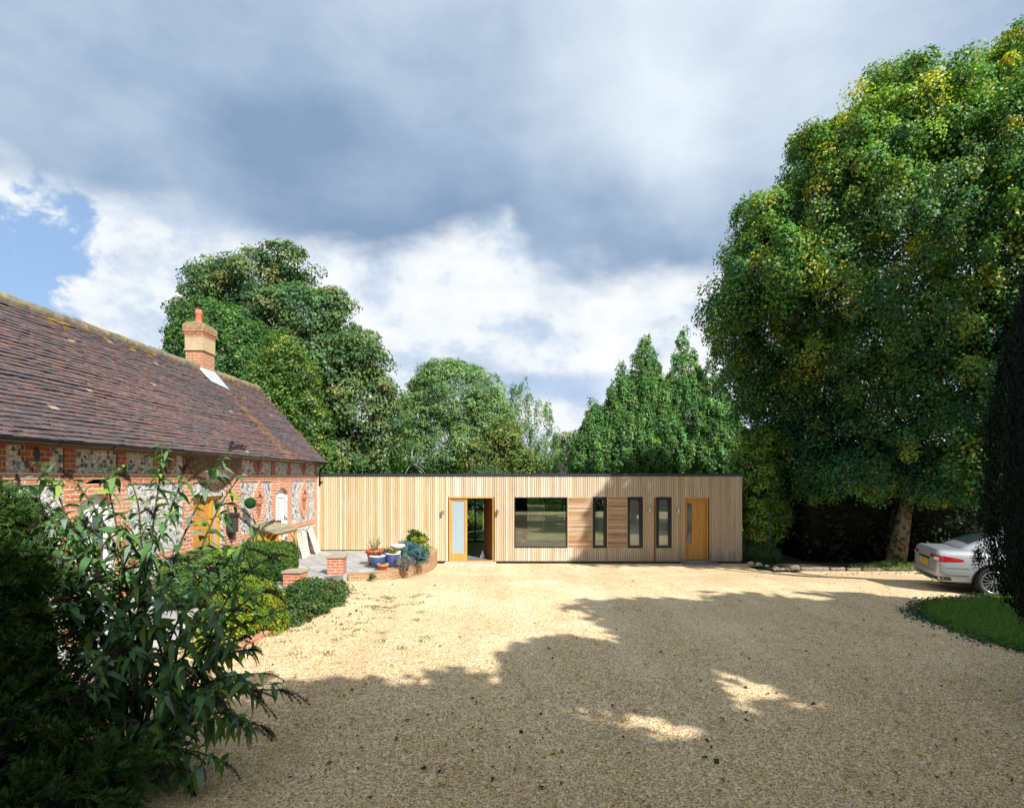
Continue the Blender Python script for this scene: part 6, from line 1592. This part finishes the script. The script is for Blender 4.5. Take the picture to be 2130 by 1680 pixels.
def bud_leaf(p, tg, o_, L):
    d = (o_ * .85 + tg * rnd.uniform(.1, .7) + Vector((rnd.gauss(0, .32), rnd.gauss(0, .32), rnd.gauss(-.12, .30)))).normalized()
    nn = (tg * .5 + Vector((rnd.gauss(0, .45), rnd.gauss(0, .45), .8))).normalized(); nn = (nn - d * nn.dot(d))
    if nn.length < .05: return
    LP.append(p); LD.append(d); LN.append(nn.normalized()); LL.append(L); LW.append(L * rnd.uniform(.28, .44)); LK.append(rnd.uniform(.1, .95))
    r0 = rnd.random(); LC.append((.08, .18, .055) if r0 < .5 else (.115, .23, .075) if r0 < .76 else (.16, .23, .17) if r0 < .87 else (.20, .28, .03))
def panicle(p0, tg, n):
    for m_ in range(n):
        d = (tg + Vector((rnd.uniform(-.5, .7), rnd.uniform(-.5, .3), rnd.uniform(-.35, .5)))).normalized(); L = rnd.uniform(.12, .26); q = []
        for i in range(9):
            u = i / 8; q.append(p0 + d * L * u - Vector((0, 0, .48 * L * u * u)))
        mbS.tube(q, [.004 * (1 - .7 * i / 8) for i in range(9)], 5)
        for z in range(int(L * 1100)):
            u = rnd.random(); i = min(int(u * 8), 7); p = q[i].lerp(q[i + 1], u * 8 - i); rad = .020 * (1 - .75 * u) * (.5 + .5 * min(1, u * 8))
            FPt.append(p + Vector((rnd.gauss(0, 1), rnd.gauss(0, 1), rnd.gauss(0, 1))) * rad * .65); FDir.append(Vector((rnd.gauss(0, 1), rnd.gauss(0, 1), rnd.gauss(0, 1))).normalized())
def leafy(pts, u0, step, lmax, ph):
    n = len(pts) - 1; length = sum((pts[i + 1] - pts[i]).length for i in range(n)); nodes = max(2, int(length * (1 - u0) / step))
    for j in range(nodes):
        u = u0 + (1 - u0) * (j + rnd.uniform(.2, .8)) / nodes; i = min(int(u * n), n - 1); p = pts[i].lerp(pts[i + 1], u * n - i); tg = (pts[i + 1] - pts[i]).normalized()
        s_ = tg.orthogonal().normalized(); b2 = tg.cross(s_); an = ph + j * math.pi / 2 + rnd.gauss(0, .3)
        for q in (0, math.pi):
            if rnd.random() < .16: continue
            bud_leaf(p, tg, s_ * math.cos(an + q) + b2 * math.sin(an + q), lmax * rnd.uniform(.45, 1.05) * (1 - .5 * max(0, u - .65) / .35))
        if rnd.random() < .4:
            for m_ in range(3): bud_leaf(p, tg, Vector((rnd.gauss(0, 1), rnd.gauss(0, 1), rnd.gauss(0, .6))).normalized(), rnd.uniform(.04, .09))
LK = []
for (px, py, Y) in tips:
    tip = PX(px, py, Y) - BB; st_ = Vector((rnd.uniform(-.28, .28), rnd.uniform(-.2, .2), 0))
    hgt = max(tip.z, .25)
    c1 = st_ + Vector((tip.x * rnd.uniform(.1, .35), tip.y * .22, hgt * .62 + .12)); c2 = tip * .72 + Vector((rnd.gauss(0, .06), rnd.gauss(0, .06), .16 + .10 * hgt))
    pts = []
    for i in range(13):
        u = i / 12; pts.append(st_ * (1 - u) ** 3 + c1 * 3 * u * (1 - u) ** 2 + c2 * 3 * u * u * (1 - u) + tip * u ** 3)
    mbS.tube(pts, [.012 * (1 - .75 * i / 12) + .002 for i in range(13)], 6)
    leafy(pts, .28, .09, .225, rnd.uniform(0, 3))
    for k in range(4):
        u = rnd.uniform(.35, .93); i = min(int(u * 12), 11); p = pts[i]; tg = (pts[i + 1] - pts[i]).normalized()
        d = (tg * .5 + Vector((rnd.gauss(0, .8), rnd.gauss(0, .8), rnd.gauss(.25, .4)))).normalized(); L = rnd.uniform(.18, .42) * (1.2 - .5 * u)
        q = [p + d * L * f_ + Vector((0, 0, .12 * L * f_ - .30 * L * f_ * f_)) for f_ in (0, .25, .5, .75, 1)]
        mbS.tube(q, [.005, .0045, .004, .003, .002], 5)
        leafy(q, .15, .068, .19, rnd.uniform(0, 3))
        if rnd.random() < .30: panicle(q[-1], (q[-1] - q[-2]).normalized(), 1)
    if rnd.random() < .86: panicle(pts[12], (pts[12] - pts[11]).normalized(), rnd.choice((1, 2, 3, 3)))
mbS.build('stem', M['stem'], bud, uv=False)
A = lambda l: np.array([tuple(v) for v in l], float)
V, Q, rep = long_leaves(A(LP), A(LN), A(LD), np.array(LL), np.array(LW), np.array(LK))
c = A(LC) * rg.uniform(.7, 1.3, (len(LC), 1)); quads_mesh('foliage', V, Q, np.concatenate([c] * 3), M['soft'], bud)
P = A(FPt); D = A(FDir); N = unit(np.cross(D, rg.normal(size=D.shape))); V, Q = leaf_cards(P, N, D, rg.uniform(.007, .014, len(P)), rg.uniform(.005, .010, len(P)))
quads_mesh('flower_spikes', V, Q, np.array([(.020, .014, .022), (.03, .02, .02), (.045, .028, .02)])[rg.integers(0, 3, len(P))] * rg.uniform(.6, 1.5, (len(P), 1)), M['spike'], bud)
t = thing('violet_bloom', 'single violet buddleia flower head behind the buddleia leaves', 'flower', PX(363, 1163, 5.9))
P = rg.normal(size=(220, 3)) * .022; D = unit(rg.normal(size=P.shape)); N = unit(np.cross(D, rg.normal(size=P.shape))); V, Q = leaf_cards(P, N, D, np.full(220, .014), np.full(220, .012)); quads_mesh('petals', V, Q, np.array([(.22, .16, .42)]) * rg.uniform(.7, 1.3, (220, 1)), M['leaf'], t)
mb = MB(); mb.tube([(0, 0, 0), (.05, -.1, -.2), (.1, -.3, -.5)], .004, 5); mb.build('stem', M['stem'], t)

# ------------------------------------------------------------------ trees round the photographer that shade the drive
def shade_tree(x, y, top, ells, label, seed, n=420, nl=30, size=.42):
    tree('garden_tree', label, 'tree', (x, y, .3), top, .28, ells, dict(n_clump=n, n_leaf=nl, size=size, palette=MAPLE, clump=.55, shell=(.5, .90), aspect=.8, fill=.35, inside=.6, front=0), seed, n_limb=8, group='trees round the edge of the drive')
SX, SY = -.68, .905          # horizontal run of the sun's ray per metre of fall
def over(gx, gy, z): return (gx - SX * z, gy - SY * z, z)      # the place at height z whose shadow falls on (gx, gy)
def blob(gx, gy, z, r, rz=None): p = over(gx, gy, z); return (*p, r, r, rz or r)
e = [blob(-.9, 4.9, 8.5, 2.3), blob(-3.5, 4.0, 8.0, 1.9), blob(1.8, 3.5, 8.2, 1.65), blob(-3.0, 2.0, 7.5, 2.2), blob(.2, 2.0, 7.5, 2.2), blob(-5.6, 3.2, 8.5, 1.9)]
shade_tree(5.2, -3.2, 8.0, e, 'broad tree standing behind the photographer and shading the near gravel', 201, 760)
e = [blob(4.4, 4.1, 8.5, 2.1), blob(1.25, 8.2, 8.5, .72), blob(.70, 7.55, 8.5, .62), blob(3.2, 8.9, 9.0, .9), blob(4.1, 7.7, 8.8, .7), blob(5.3, 7.1, 8.8, 1.25), blob(2.5, 9.2, 9, .6)]
shade_tree(9.2, -2.0, 8.0, e, 'tree behind the photographer beside the broad one', 202, 640)
e = [blob(5.2, 9.5, 8.5, 2.6), blob(2.6, 10.7, 8.8, 1.0), blob(8.2, 9.5, 8.5, 2.75), blob(6.8, 6.4, 8.0, 2.5), blob(10.5, 9.0, 8.5, 2.4), blob(3.8, 10.9, 9, 1.1)]
shade_tree(12.4, 1.4, 8.0, e, 'wide tree out of view beyond the yew shading the middle of the drive', 203, 900)
e = [blob(5.7, 20.9, 13, 1.9), blob(3.6, 20.7, 13.2, 1.55), blob(7.4, 20.2, 13, 1.35)]
shade_tree(14.4, 8.8, 12.5, e, 'tall slim-trunked tree out of view shading the boarded oak door', 204, 330, size=.30)
shrub('boundary_or_added_hedge', 'tall unseen hedge added behind the camera to darken the window reflections', 'hedge', [(2, -9, 1, 3, 1, 2)], dict(n=16000, size=.34, palette=[(.04, .085, .022), (.055, .11, .028), (.07, .12, .035)], rough=.3, roundc=.6), 211, box=(-16, 22, -10.5, -8.4, 0, 4.4, 0), base=(2, -9.4, 0), corecol=(.01, .015, .006), stem=False)  # out-of-view hedge, added for its dark green reflection in the windows
